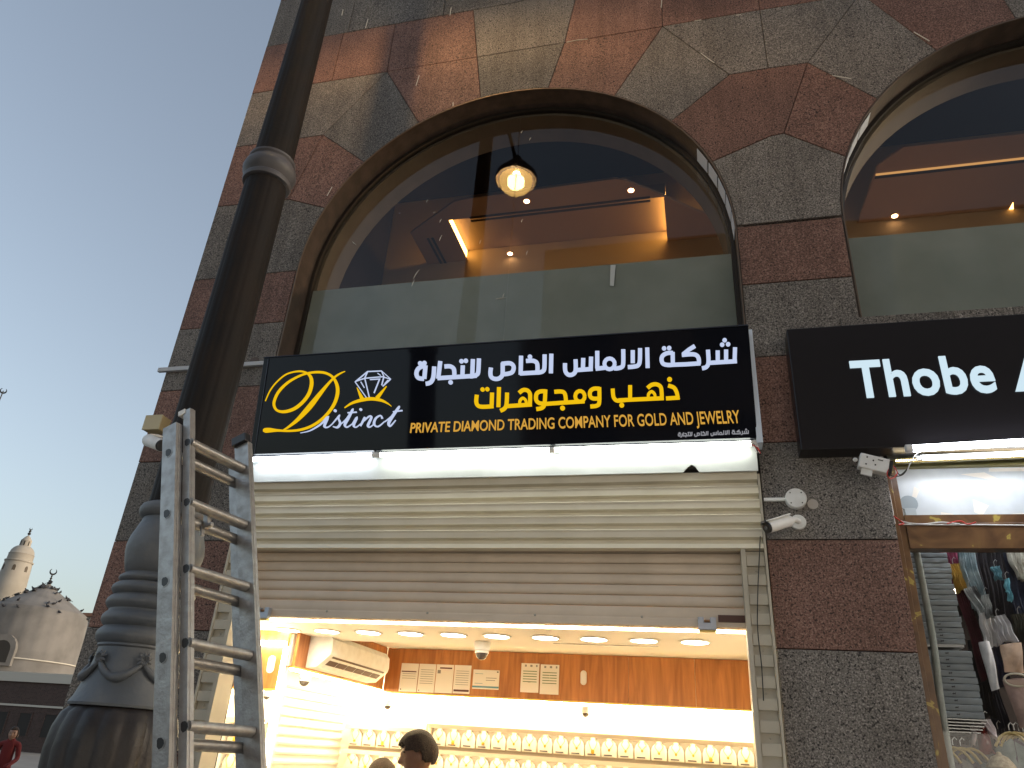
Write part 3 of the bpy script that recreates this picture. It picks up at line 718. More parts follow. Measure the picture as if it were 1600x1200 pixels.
wire('hanging_wire', [(1188,838),(1186,880),(1184,930),(1184,985),(1190,1040),(1193,1095)], 4.56, .0035, M_bwire, 'thin black wire hanging down the right guide rail', 'wire', jy=.003)
# shutter opening jambs
mk('door_jamb', box(-3.30, -3.247, 4.645, 4.99, 0, 3.4), M_dark, BLD); mk('door_jamb', box(.382, .43, 4.645, 4.99, 0, 3.4), M_dark, BLD)

# ------------------------------------------------------------------ jewellery shop interior
M_wood = bpy.data.materials.new('orange_wood'); M_wood.use_nodes = True
t_ = M_wood.node_tree; b_ = t_.nodes['Principled BSDF']
g_ = t_.nodes.new('ShaderNodeNewGeometry'); mp_ = t_.nodes.new('ShaderNodeMapping'); mp_.inputs['Scale'].default_value = (9, 9, .8)
n_ = t_.nodes.new('ShaderNodeTexNoise'); n_.inputs['Scale'].default_value = 2.2; n_.inputs['Detail'].default_value = 7; n_.inputs['Distortion'].default_value = .6
r_ = t_.nodes.new('ShaderNodeValToRGB'); r_.color_ramp.elements[0].position = .32; r_.color_ramp.elements[0].color = (.30,.105,.026,1); r_.color_ramp.elements[1].position = .7; r_.color_ramp.elements[1].color = (.52,.215,.06,1)
t_.links.new(g_.outputs['Position'], mp_.inputs[0]); t_.links.new(mp_.outputs[0], n_.inputs['Vector']); t_.links.new(n_.outputs[0], r_.inputs[0]); t_.links.new(r_.outputs[0], b_.inputs['Base Color']); b_.inputs['Roughness'].default_value = .4
M_wall = mat('shop_white', (.80,.77,.70), .6); M_cream = mat('display_cream', (.68,.60,.46), .6)
M_brass2 = mat('gold_trim', (.70,.48,.12), .3, metal=.6)
WARM = (1.0, .82, .52)
E_ledge = emis('ledge_strip', (1.0,.88,.60), 14)
E_cove = emis('cove_strip', (1.0,.80,.46), 26); E_down = emis('downlight', (1.0,.90,.70), 16); E_case = emis('case_strip', (1.0,.86,.56), 60)
SHOP = thing('jewellery_shop_interior', 'brightly lit jewellery shop room with orange wood fascias and white display walls', 'shop interior', (-1.6, 7, 0))
SX0, SX1, SB = -4.10, .62, 8.66
mk('shop_floor', box(SX0-.1, SX1+.1, 4.80, SB+.1, .001, .06), mat('floor_tile', (.5,.45,.38), .3), SHOP)
mk('shop_ceiling', box(SX0, SX1, 4.80, SB+.1, 2.66, 2.72), M_wall, SHOP)
mk('shop_wall', box(SX1, SX1+.05, 4.85, SB+.1, .06, 2.66), M_wall, SHOP)
mk('soffit', box(SX0, SX1-.002, 5.80, 6.85, 2.50, 2.655), M_wall, SHOP)
mk('wood_soffit', box(SX0, SX1-.002, 4.86, 5.66, 2.50, 2.655), M_wood, SHOP)
mk('cove_light', box(SX0, SX1-.004, 5.67, 5.79, 2.515, 2.535), E_cove, SHOP)
# back wall: panels of wood fascia, trim, display wall
xs = [-3.56, -2.55, -1.45, -.10, .62]
xs = [-3.597] + [onY(a, 1060, 8.5)[0] for a in (688, 982, 1086)] + [SX1-.003]
for a, b in zip(xs[:-1], xs[1:]): mk('wood_panel', box(a+.001, b-.002, 8.50, 8.53, 2.185, 2.655), M_wood, SHOP)
mk('gold_trim', box(-3.56, SX1-.004, 8.495, 8.62, 2.165, 2.184), M_brass2, SHOP)
mk('display_wall', box(SX0, SX1-.002, SB, SB+.05, .06, 2.655), M_wall, SHOP)
mk('case_light', box(-4.0, SX1-.01, 8.56, 8.60, 2.155, 2.163), E_case, SHOP)
# left wall with fascia above recessed display wall
mk('shop_wall', box(SX0-.05, SX0, 4.85, SB+.1, .06, 2.66), M_wall, SHOP)
LX = -3.60
mk('wood_panel', box(LX-.03, LX, 6.42, 8.49, 2.215, 2.655), M_wood, SHOP)
mk('gold_trim', box(LX-.12, LX+.003, 6.42, 8.49, 2.198, 2.214), M_brass2, SHOP)
mk('case_light', box(LX-.10, LX-.06, 6.45, 8.45, 2.188, 2.196), E_case, SHOP)
# left stub facing the street
mk('wood_panel', box(SX0, LX-.04, 6.30, 6.33, 2.01, 2.495), M_wood, SHOP)
mk('gold_trim', box(SX0, LX-.04, 6.292, 6.36, 1.992, 2.009), M_brass2, SHOP)
mk('display_wall', box(SX0, LX-.06, 6.42, 6.46, .06, 2.49), M_wall, SHOP)
mk('case_light', box(SX0, LX-.08, 6.345, 6.375, 1.98, 1.99), E_case, SHOP)
A = onY(401,992,6.27); B = onY(458,1014,6.27)
mk('cove_light', box(SX0+.0, LX-.04, 6.24, 6.285, 2.36, 2.40), E_cove, SHOP)
mk('corner_light', box(LX-.055, LX-.02, 6.27, 6.30, .1, 2.36), emis('corner_strip', (1,.88,.6), 9), SHOP)
mk('wall_grille', join(*[box(SX0+.001, SX0+.02, 6.5, SB-.02, z, z+.02) for z in np.arange(.9, 2.15, .085)]), M_cream, SHOP, kind='stuff')
def oval(px_, py_, Y, h=.13, nx=0):
    p = onY(px_, py_, Y); P = []
    for i in range(20):
        a = 2*math.pi*i/20; P.append((p[0]+.034*math.cos(a), p[2]+(.034*math.sin(a)) + (.04 if math.sin(a) > 0 else -.04)))
    return mk('oval_fitting', xz(P, Y-.012, Y-.001), M_white, SHOP)
oval(912, 1059, 8.5); oval(424, 1038, 6.30)
# downlights
k = 0
names = ['first downlight beside the ladder rail', 'second downlight from the ladder', 'third downlight from the ladder, above the air conditioner', 'fourth downlight from the ladder', 'fifth downlight from the ladder', 'downlight just left of the dome camera',
         'downlight just right of the dome camera', 'fourth downlight from the right guide rail', 'third downlight from the right guide rail', 'second downlight from the right guide rail']
names = names[:8] + ['second downlight from the right guide rail', 'downlight nearest the right guide rail']
for a, b in ((449,985),(511,987),(575,991),(641,993),(708,996),(776,998),(852,1000),(928,1003),(1006,1005),(1086,1008)):
    p = onZ(a, b, 2.50); p[1] = 6.24; q = p.copy()
    q[0] = onY(a, b, 6.24)[0]; q[2] = 2.50
    t = thing('downlight', names[k], 'downlight', q, 'downlights in the entrance soffit'); k += 1
    mk('trim_ring', lathe([(.125,-.001),(.125,-.010),(.104,-.010),(.104,-.001)], q, 28), M_white, t)
    mk('lamp_disc', lathe([(.103,-.008),(.103,-.002)], q, 28), E_down, t)
p = onZ(1000, 1019, 2.5)
mk('air_slot', box(onY(862,1010,6.5)[0], onY(1028,1016,6.5)[0], 6.56, 6.58, 2.497, 2.499), M_black, SHOP)
# papers on the fascia
M_paper = mat('paper', (.78,.74,.68), .8); M_ink = mat('ink_grey', (.25,.24,.23), .8); M_inkg = mat('ink_green', (.2,.27,.16), .8); M_inkb = mat('ink_blue', (.12,.28,.36), .8); M_inkd = mat('ink_brown', (.12,.05,.045), .8)
def paper(x0, y0, x1, y1, label, marks, grp='notices on the wood fascia'):
    A = onY(x0, y0, 8.485); B = onY(x1, y0, 8.485); B[2] = onY((x0+x1)/2-2, y1, 8.485)[2]
    t = thing('notice_paper', label, 'notice', (A[0], 8.485, B[2]), grp)
    mk('sheet', box(A[0], B[0], 8.484, 8.487, B[2], A[2]), M_paper, t)
    W_, H_ = B[0]-A[0], A[2]-B[2]
    for (u0, v0, u1, v1, m_) in marks:
        mk('printed_line', box(A[0]+u0*W_, A[0]+u1*W_, 8.481, 8.4835, A[2]-v1*H_, A[2]-v0*H_), m_, t)
ln = [(.12,.2+i*.08,.88,.215+i*.08,M_ink) for i in range(7)]
paper(628,1036,655,1081,'leftmost white notice with a dark heading bar on the wood fascia',[(.05,.27,.9,.31,M_inkd),(.08,.9,.14,.94,M_black)]+ln[2:5])
paper(656,1037,682,1082,'second notice from the left with faint grey lines of text',ln+[(.08,.92,.14,.95,M_black)])
paper(683,1038,710,1083,'third notice from the left with a dark logo bar at its top',[(.2,.1,.9,.15,M_inkd),(.08,.2,.26,.32,M_ink)])
paper(711,1039,737,1084,'fourth notice with a dark brown bar along its bottom edge',ln+[(.05,.86,.95,.93,M_inkd)])
paper(740,1046,781,1077,'smaller landscape notice with a blue band along its bottom',[(.0,.84,1,.93,M_inkb),(.08,.2,.38,.22,M_inkb),(.08,.7,.38,.72,M_inkb),(.5,.4,.9,.43,M_ink),(.5,.52,.85,.55,M_ink),(.9,.06,.96,.12,M_black)])
gl = [(.12,.26+i*.09,.88,.29+i*.09,M_inkg) for i in range(5)]+[(.2,.05,.3,.12,M_ink),(.5,.05,.62,.12,M_ink),(.82,.05,.9,.12,M_ink)]
paper(815,1036,843,1082,'left sheet of the pair with green ruled lines',gl+[(.4,.64,.55,.66,M_ink)])
paper(845,1038,874,1085,'right sheet of the pair with green ruled lines',gl+[(.5,.32,.52,.6,M_paper)])
# jewellery display rows
M_bust = mat('display_bust', (.72,.66,.54), .5); M_gold = mat('necklace_gold', (.75,.46,.06), .3, metal=.8); M_tan = mat('ledge_shade_backing', (.50,.41,.31), .7)
M_tag = mat('price_print', (.12,.10,.09), .7)
def row(zt_, x0, x1, Y, first=None, hgt=.235, step=.17, shelf=True):
    mk('display_ledge', box(x0, x1, Y-.11, SB-.002 if Y > 8 else Y+.10, zt_, zt_+.018), M_cream, SHOP)
    mk('display_ledge', profile_x([(Y-.112, zt_+.019), (Y-.125, zt_-.022), (Y-.120, zt_-.024), (Y-.108, zt_+.018)], x0, x1), M_cream, SHOP)
    mk('ledge_shade_backing', box(x0, x1, Y+.045, Y+.06, zt_-hgt, zt_-.003), M_tan, SHOP)  # tan sheet before the white wall, colours in the shade under the ledge
    mk('ledge_light', box(x0+.01, x1-.01, Y-.100, Y-.085, zt_-.012, zt_-.004), E_ledge, SHOP)
def bust_root(loc, style):
    t = thing('necklace_bust', 'cream necklace bust with a gold pendant chain on the display wall', 'necklace bust', loc, 'necklace busts on the shop walls')
    x, y, z = loc
    # flat shouldered bust board leaning on the wall
    P = [(-.078,-.19),(.078,-.19),(.080,-.10),(.062,-.055),(.026,-.030),(.022,.0),(-.022,.0),(-.026,-.030),(-.062,-.055),(-.080,-.10)]
    mk('bust', xz([(x+a, z+b) for a, b in P], y-.012, y+.012), M_bust, t, bevel=.005)
    h = [.115, .14, .10, .13][style]; w_ = .042
    pts = catmull([(x-w_*.5, y-.018, z-.03), (x-w_, y-.018, z-.06), (x-w_*.55, y-.018, z-h*.8), (x, y-.018, z-h), (x+w_*.55, y-.018, z-h*.8), (x+w_, y-.018, z-.06), (x+w_*.5, y-.018, z-.03)], 3)
    mk('chain', tube(pts, .0028, 5), M_gold, t)
    mk('pendant', ellipsoid((x, y-.02, z-h-.008), .012 + .006*(style % 2), .006, .014+.01*(style == 1), 8, 5), M_gold, t)
    mk('price_tag', box(x-.055, x+.03, y-.0175, y-.0135, z-.178, z-.166), M_tag, t)
    return t
protos = []
for s in range(4):
    r = bust_root((-2.9+.17*s, 8.58, 1.855), s); protos.append(r)
bpy.context.view_layer.update()
for r in protos: reg(r)
BUSTS = [(r, -2.9+.17*i, 8.58, 1.855) for i, r in enumerate(protos)]
def place_row(zt_, x0, x1, Y, skip=()):
    row(zt_+.005, x0, x1, Y)
    x = x0+.09; i = 0
    while x < x1-.05:
        s = random.choice((0, 1, 2, 3, 0, 2))
        if abs(Y-8.58) < .01 and abs(zt_-1.855) < .01 and any(abs(x-(-2.9+.17*q)) < .01 for q in range(4)): x += .17; continue
        c_ = copy_tree(protos[s], None, (x, Y, zt_)); BUSTS.append((c_, x, Y, zt_)); x += .17
xr0 = -2.99
place_row(1.855, xr0, SX1-.02, 8.58); place_row(1.605, xr0, SX1-.02, 8.58); place_row(1.355, xr0, SX1-.02, 8.58); place_row(1.105, xr0, SX1-.02, 8.58)
row(2.12, xr0-.3, SX1-.02, 8.60) if False else None
place_row(1.80, -3.98, xr0-.04, 8.58); place_row(1.55, -3.98, xr0-.04, 8.58); place_row(1.30, -3.98, xr0-.04, 8.58)
ORD = 'first second third fourth fifth sixth seventh eighth ninth tenth eleventh twelfth thirteenth fourteenth fifteenth sixteenth seventeenth eighteenth nineteenth twentieth twenty-first twenty-second'.split()
def label_busts():
    rows = {}
    for o, x, Y, z in BUSTS: rows.setdefault((round(Y, 2), round(z, 3), x > xr0), []).append((x, o))
    names_ = {(8.58,1.855):'top row on the back wall', (8.58,1.605):'second row on the back wall', (8.58,1.355):'third row on the back wall', (8.58,1.105):'fourth row on the back wall',
              (8.58,1.8):'top row at the left corner', (8.58,1.55):'second row at the left corner', (8.58,1.3):'third row at the left corner', (6.36,1.74):'upper row beside the ladder rail', (6.36,1.5):'lower row beside the ladder rail'}
    for k_, v_ in rows.items():
        v_.sort(key=lambda q: q[0])
        for i_, (x, o) in enumerate(v_): o['label'] = ORD[i_]+' gold necklace bust from the left, '+names_[k_[:2]]
mk('row_divider', box(xr0-.03, xr0-.005, 8.46, 8.64, .9, 1.88), M_cream, SHOP)
place_row(1.74, SX0+.01, LX-.08, 6.36); place_row(1.50, SX0+.01, LX-.08, 6.36)
label_busts()
mk('display_counter', box(-3.4, .2, 6.6, 7.1, .06, 1.0), M_wood, None, label='wood display counter inside the jewellery shop', cat='counter')
# dome cameras
def domecam(p, s, label):
    t = thing('dome_camera', label, 'security camera', p, 'dome security cameras in the shop')
    mk('housing', lathe([(.052*s,0),(.055*s,-.02*s),(.05*s,-.05*s),(.044*s,-.055*s)], p, 20), M_white, t, smooth=40)
    mk('dome', lathe([(.043*s,-.056*s),(.042*s,-.075*s),(.034*s,-.095*s),(.018*s,-.108*s),(.003*s,-.111*s)], p, 16), mat('dome_smoke', (.06,.05,.045), .1), t, smooth=60)
    mk('shade', lathe([(.046*s,-.057*s),(.046*s,-.07*s)], p, 16, rfun=lambda r, z, a: r), M_white, t)
domecam((onY(754,1004,6.62)[0], 6.62, 2.498), 1.35, 'white dome camera hanging from the ceiling in front of the wood fascia')
domecam(onY(915,1104,8.55), .95, 'small dark dome camera under the fascia below the oval fitting')
domecam(onY(607,1093,8.50), .95, 'small dome camera under the left end of the back fascia')
domecam(onY(478,1050,6.9), 1.15, 'dome camera on the left display wall under the air conditioner')
domecam(onY(419,1079,6.33), .7, 'small dome camera under the front left wood panel next to the ladder')
# air conditioner on the left fascia
AC = thing('air_conditioner', 'white wall mounted air conditioner with open dark louvre slots', 'air conditioner', (LX+.12, 7.35, 2.4))
pr = [(LX+.003,2.53),(LX+.19,2.53),(LX+.235,2.48),(LX+.242,2.385),(LX+.232,2.345),(LX+.11,2.235),(LX+.003,2.225)]
def prof_y(P, y0, y1):
    n = len(P); V = [(x, y0, z) for x, z in P] + [(x, y1, z) for x, z in P]
    return V, [tuple(range(n)), tuple(range(n, 2*n))[::-1]] + [(i, n+i, n+(i+1) % n, (i+1) % n) for i in range(n)]
mk('casing', prof_y(pr, 6.62, 8.02), M_white, AC, smooth=30)
def acq(u0, v0, u1, v1, y0, y1, m_, nm, off=.004):
    a = np.array([LX+.230+off*.7, 0, 2.340-off*.7]); b = np.array([LX+.112+off*.7, 0, 2.237-off*.7])   # sloped outlet face
    d = b-a
    V = [tuple(a+d*t+np.array([0,y,0])) for y, t in ((y0,u0),(y1,u0),(y1,u1),(y0,u1))]
    W2 = [(v[0]-.01, v[1], v[2]+.008) for v in V]
    mk(nm, (V+W2, [(0,1,2,3),(4,7,6,5),(0,4,5,1),(1,5,6,2),(2,6,7,3),(3,7,4,0)]), m_, AC)
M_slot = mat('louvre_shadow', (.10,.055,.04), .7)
acq(.04,0,.16,0,6.70,7.94,M_slot,'louvre_slot'); 
for i in range(6):
    acq(.36,0,.72,0,6.72+i*.205,6.72+i*.205+.185,M_slot,'louvre_slot')


# ------------------------------------------------------------------ people
M_skin = mat('skin_brown', (.24,.115,.065), .5, vcol=(.20,.09,.05), vscale=20); M_hair = mat('hair_dark', (.030,.019,.013), .6, spec=.25, vcol=(.075,.05,.035), vscale=160, bump=.9, bscale=260)
M_skin.node_tree.nodes['Principled BSDF'].inputs['Subsurface Weight'].default_value = .08
M_shirt = mat('shirt_cloth', (.22,.24,.28), .8, bump=.2); M_trous = mat('trousers', (.05,.05,.06), .8); M_shirt2 = mat('white_shirt', (.6,.58,.54), .8)
def head_geo(sc=1.0, nu=36, nv=28):
    V, Fc = [], []
    def g(x, z, x0, z0, sx, sz): return math.exp(-((x-x0)/sx)**2-((z-z0)/sz)**2)
    for j in range(nv+1):
        t = math.pi*j/nv
        for i in range(nu):
            a = 2*math.pi*i/nu
            x = math.sin(t)*math.sin(a); y = math.sin(t)*math.cos(a); z = math.cos(t)
            X, Yy, Z = x*.076, y*.098, z*.120
            if Z < 0: X *= 1-.30*(-Z/.12)**1.4; Yy = Yy*(1-.12*(-Z/.12)) + .012*(-Z/.12)
            if Yy < 0 and Z < -.03: Yy *= 1-.35*min(1, (-Z-.03)/.08)
            if y > .15:
                f = min(1, (y-.15)/.3)
                Yy += f*(.026*g(X, Z, 0, -.022, .013, .018) + .012*g(X, Z, 0, .0, .010, .03))     # nose
                Yy += f*(.008*g(X, Z, 0, .028, .05, .010)) - f*.012*(g(X, Z, .032, .008, .014, .012)+g(X, Z, -.032, .008, .014, .012))
                Yy += f*(.007*g(X, Z, 0, -.060, .022, .006) + .006*g(X, Z, 0, -.074, .018, .006)) - f*.004*g(X, Z, 0, -.067, .02, .003)
                Yy += f*.010*g(X, Z, 0, -.100, .022, .014) + f*.005*(g(X, Z, .045, -.02, .02, .02)+g(X, Z, -.045, -.02, .02, .02))
            V.append((X*sc, Yy*sc, Z*sc))
    for j in range(nv):
        for i in range(nu):
            a = j*nu+i; b = j*nu+(i+1) % nu
            if j == 0: Fc.append((a, a+nu, b+nu))
            elif j == nv-1: Fc.append((a, a+nu, b))
            else: Fc.append((a, a+nu, b+nu, b))
    return V, Fc
def xf(g, M_): return [tuple(M_ @ Vector(v)) for v in g[0]], g[1]
def person(headpos, yaw, pitch, hair, shirt, label, sc=1.0, ground=.06, arms='front', skin=None, roll=0.0, group=None):
    """body grown from a skeleton with the skin modifier, head with a face, set on it"""
    sk = skin or M_skin
    hx, hy, hz = headpos; base = (hx, hy, ground)
    t = thing('person', label, 'person', base, group)
    fw_ = Vector((math.sin(yaw), math.cos(yaw), 0)); rt_ = Vector((math.cos(yaw), -math.sin(yaw), 0)); upv = Vector((0,0,1))
    H = hz + .12 - ground; s = H/1.72
    def P(r, f, z): return Vector(base) + rt_*r*s + fw_*f*s + upv*z*s
    nodes = [P(0,-.02,.93), P(0,-.01,1.10), P(0,0,1.28), P(0,0,1.42), P(0,.01,1.50), P(0,.02,1.56)]
    rad = [.13,.125,.14,.10,.055,.052]; ed = [(0,1),(1,2),(2,3),(3,4),(4,5)]
    ci = len(nodes)
    for sd_ in (1, -1):
        n0 = len(nodes)
        nodes += [P(.17*sd_,0,1.40), P(.22*sd_,.02,1.14), P(.17*sd_,.24,1.04), P(.15*sd_,.32,1.03)]; rad += [.062,.047,.036,.032]
        ed += [(3,n0),(n0,n0+1),(n0+1,n0+2),(n0+2,n0+3)]
        # fingers and thumb
        for k2 in range(4):
            a = len(nodes); nodes += [P((.15+(k2-1.5)*.018)*sd_, .37, 1.025), P((.15+(k2-1.5)*.019)*sd_, .41+.006*(1.5-abs(k2-1.5)), 1.005)]; rad += [.010,.008]; ed += [(n0+3,a),(a,a+1)]
        a = len(nodes); nodes += [P(.115*sd_,.345,1.02), P(.10*sd_,.37,1.01)]; rad += [.011,.009]; ed += [(n0+3,a),(a,a+1)]
        n1 = len(nodes)
        nodes += [P(.09*sd_,-.01,.86), P(.10*sd_,.01,.48), P(.10*sd_,-.02,.09), P(.11*sd_,.13,.04)]; rad += [.088,.06,.045,.04]
        ed += [(0,n1),(n1,n1+1),(n1+1,n1+2),(n1+2,n1+3)]
    me = bpy.data.meshes.new('body'); c0 = Vector(base)
    me.from_pydata([tuple(v-c0) for v in nodes], ed, []); me.materials.append(shirt)
    o = bpy.data.objects.new('body', me); COL.objects.link(o); o.parent = t
    md = o.modifiers.new('skin', 'SKIN'); md.use_smooth_shade = True
    for i, sv in enumerate(me.skin_vertices[0].data): sv.radius = (rad[i]*s, rad[i]*s*(.75 if i < 4 else 1)); sv.use_root = (i == 0)
    sb = o.modifiers.new('subsurf', 'SUBSURF'); sb.levels = 2; sb.render_levels = 2
    HM = Matrix.Translation(Vector(headpos)) @ Matrix.Rotation(-yaw, 4, 'Z') @ Matrix.Rotation(-pitch, 4, 'X') @ Matrix.Rotation(roll, 4, 'Y')
    hg = head_geo(sc)
    mk('head', xf(hg, HM), sk, t, smooth=180)
    mk('neck', tube([P(0,.005,1.46), Vector(headpos)-upv*.09+fw_*-.01], [.062,.055], 14), sk, t, smooth=80)
    for sd_ in (1, -1):
        e = ellipsoid((0,0,0), .010, .019, .033, 12, 8)
        mk('ear', xf(e, HM @ Matrix.Translation((.078*sd_*sc, -.008, -.012)) @ Matrix.Rotation(.25*sd_, 4, 'Z') @ Matrix.Rotation(-.15, 4, 'X')), sk, t, smooth=180)
        mk('eye', xf(ellipsoid((0,0,0), .013, .008, .006, 10, 6), HM @ Matrix.Translation((.032*sd_*sc, .078, .006))), M_hair, t, smooth=180)
        mk('eyebrow', xf(tube([(-.018*sd_,0,0),(0,.004,.004),(.02*sd_,-.006,0)], .0038, 6), HM @ Matrix.Translation((.033*sd_, .090, .030))), M_hair, t)
    # hair shell
    V, Fc = hg; keep = []
    W2 = []
    for v in V:
        x, y, z = v[0]/sc, v[1]/sc, v[2]/sc
        n = Vector((x/.076, y/.098, z/.12)); th = 0
        if hair == 'full':
            th = .015 + .004*math.sin(70*x+25*z)*math.cos(60*y+30*z)*(1-abs(z/.12))**.5 + .010*max(0, min(1, (y-.02)/.06))*max(0, min(1, z/.06))
        elif hair == 'bald': th = .002
        nn_ = Vector((x, y, z)).normalized(); W2.append(tuple((Vector((x, y, z)) + nn_*th)*sc))
    fs = []
    for fc in Fc:
        cx_ = sum(V[i][0] for i in fc)/len(fc)/sc; cy_ = sum(V[i][1] for i in fc)/len(fc)/sc; cz_ = sum(V[i][2] for i in fc)/len(fc)/sc
        if hair == 'full': ok = cz_ > (.054 if cy_ > .055 else (.034 if cy_ > .02 else (.014 if cy_ > -.022 else -.048))) + .006*math.sin(900*cx_+500*cy_)
        elif hair == 'bald': ok = (-.06 < cz_ < .03) and cy_ < -.01
        else: ok = cz_ > (.06 if cy_ > .03 else -.06)
        if ok: fs.append(fc)
    used = sorted({i for f_ in fs for i in f_}); ix = {q: i for i, q in enumerate(used)}
    g2 = ([W2[i] for i in used], [tuple(ix[i] for i in f_) for f_ in fs])
    ho = mk('hair', xf(g2, HM), M_hair, t, smooth=180)
    so = ho.modifiers.new('solid', 'SOLIDIFY'); so.thickness = .012; so.offset = -1
    sb = ho.modifiers.new('subsurf', 'SUBSURF'); sb.levels = 1; sb.render_levels = 1
    if hair == 'full':
        rg = random.Random(3); T = []
        for _ in range(420):
            a = rg.uniform(-3.14, 3.14); b = rg.uniform(.15 if abs(a) > 1.5 else .45, 1.5)
            p0 = Vector((math.sin(a)*math.cos(b)*.088, math.cos(a)*math.cos(b)*.111, math.sin(b)*.134))
            p1 = p0 + Vector((rg.uniform(-.016,.016)+math.sin(a)*.004, .028, rg.uniform(-.014,.002) if b < 1 else -.002))
            T.append(tube([p0*.99, (p0+p1)/2+Vector((0,0,.006)), p1], [.003,.0026,.0006], 4))
        mk('hair_strands', xf(join(*T), HM), M_hair, t, kind='stuff')
    return t
hp = onY(654, 1180, 5.05); 
person((hp[0], hp[1], hp[2]+.0), math.radians(-108), math.radians(12), 'full', M_shirt, 'dark haired man with head bowed standing in the shop doorway', sc=1.06)
hp = onY(597, 1216, 6.1)
person((hp[0], hp[1], hp[2]), math.radians(-150), math.radians(20), 'full', M_shirt2, 'man with only his head top showing low left of the dark haired man', sc=1.0)

# ------------------------------------------------------------------ second shop sign and shop on the right
Y2 = 4.45
a = onY(1230,514,Y2); b = onY(1250,703,Y2)
S2 = thing('shop_sign', 'black box sign with bold white English letters above the clothes shop', 'sign', (2.6, 4.5, 3.4))
S2L, S2T, S2B = (a[0]+b[0])/2, a[2], b[2]
mk('face_panel', box(S2L, 5.0, Y2, 4.592, S2B, S2T), mat('black_vinyl', (.010,.009,.011), .30, spec=.4), S2, bevel=.006)
L_w2 = emis('letter_white_cool', s2l((205,228,240)), .50)
def plT(p0, p1, q0, q1):
    p0, p1, q0, q1 = [np.array(v, float) for v in (p0, p1, q0, q1)]
    A0, A1, B0, B1 = onY(*p0, Y2), onY(*p1, Y2), onY(*q0, Y2), onY(*q1, Y2)
    x0, x1 = (A0[0]+B0[0])/2, (A1[0]+B1[0])/2; z0 = (A0[2]+A1[2])/2; z1 = (B0[2]+B1[2])/2
    return lambda u, v, o: (x0+(x1-x0)*u, Y2-o-.002, z0+(z1-z0)*v)
glyph_line('Thobe', L_w2, S2, plT((1337,621),(1553,612),(1325,566),(1549,553)), bold=.022, spacing=1.06)
pA = plT((1578,612),(1660,606),(1578,552),(1652,548))
glyph_line('A', L_w2, S2, pA, bold=.022, spacing=1.06)
# shop surround in veined brown wood
M_vein = bpy.data.materials.new('veined_wood'); M_vein.use_nodes = True; t_ = M_vein.node_tree; b_ = t_.nodes['Principled BSDF']
g_ = t_.nodes.new('ShaderNodeNewGeometry'); n_ = t_.nodes.new('ShaderNodeTexNoise'); n_.inputs['Scale'].default_value = 3.0; n_.inputs['Distortion'].default_value = 2.5; n_.inputs['Detail'].default_value = 3
r_ = t_.nodes.new('ShaderNodeValToRGB'); e_ = r_.color_ramp.elements; e_[0].position = .30; e_[0].color = (.075,.032,.012,1); e_[1].position = .60; e_[1].color = (.16,.080,.030,1)
q_ = e_.new(.645); q_.color = (.17,.09,.03,1); q_ = e_.new(.665); q_.color = (.42,.32,.07,1); q_ = e_.new(.72); q_.color = (.30,.19,.05,1)
t_.links.new(g_.outputs['Position'], n_.inputs['Vector']); t_.links.new(n_.outputs[0], r_.inputs[0]); t_.links.new(r_.outputs[0], b_.inputs['Base Color']); b_.inputs['Roughness'].default_value = .35
CF = thing('shopfront_frame', 'brown veined shopfront frame of the clothes shop with a thin white rope along it', 'shopfront', (2.9, 4.65, 0))
FP = onY(1416,862,4.74)[0]; zt1 = onY(1500,818,4.66)[2]; zt0 = onY(1500,858,4.66)[2]
mk('frame_post', box(1.112, FP, 4.655, 4.74, 0, 3.36), M_vein, CF, bevel=.003)
mk('frame_edge', box(1.112, 1.135, 4.625, 4.654, 0, 3.36), M_vein, CF, bevel=.003)
mk('frame_transom', box(FP+.001, OR2, 4.645, 4.74, zt0, zt1), M_vein, CF, bevel=.003)
mk('transom_ledge', box(FP+.001, OR2, 4.65, 4.735, zt1+.001, zt1+.05), M_vein, CF)
mk('glass_pane', box(FP+.001, 3.0, 4.72, 4.728, .35, zt0-.001), GLASS2, CF); mk('glass_pane', box(3.004, OR2-.002, 4.72, 4.728, .35, zt0-.001), GLASS2, CF)
zu = onY(1500,728,4.70)[2]
mk('lit_panel', box(FP+.001, OR2-.002, 4.738, 4.75, zt1+.052, zu), mat('smeared_white_film', (.66,.70,.73), .35, vcol=(.42,.46,.50), vscale=2.5), CF)
mk('top_rail', box(FP+.001, OR2-.002, 4.70, 4.76, zu+.001, zu+.05), mat('gold_rail', (.30,.26,.10), .4, metal=.5), CF)
mk('head_panel', box(FP+.001, OR2-.002, 4.77, 4.80, zu+.051, 4.1), M_steel, CF)
wire('rope', [(1381,735),(1390,775),(1398,818)], 4.62, .005, M_wwire, parent=CF, jy=.001)
wire('rope', [(1400,862),(1418,960),(1438,1070),(1462,1205)], 4.62, .005, M_wwire, parent=CF, jy=.001)
wire('rope', [(1398,819),(1460,820),(1530,820),(1620,821)], 4.64, .004, M_wwire, parent=CF, jy=.001)
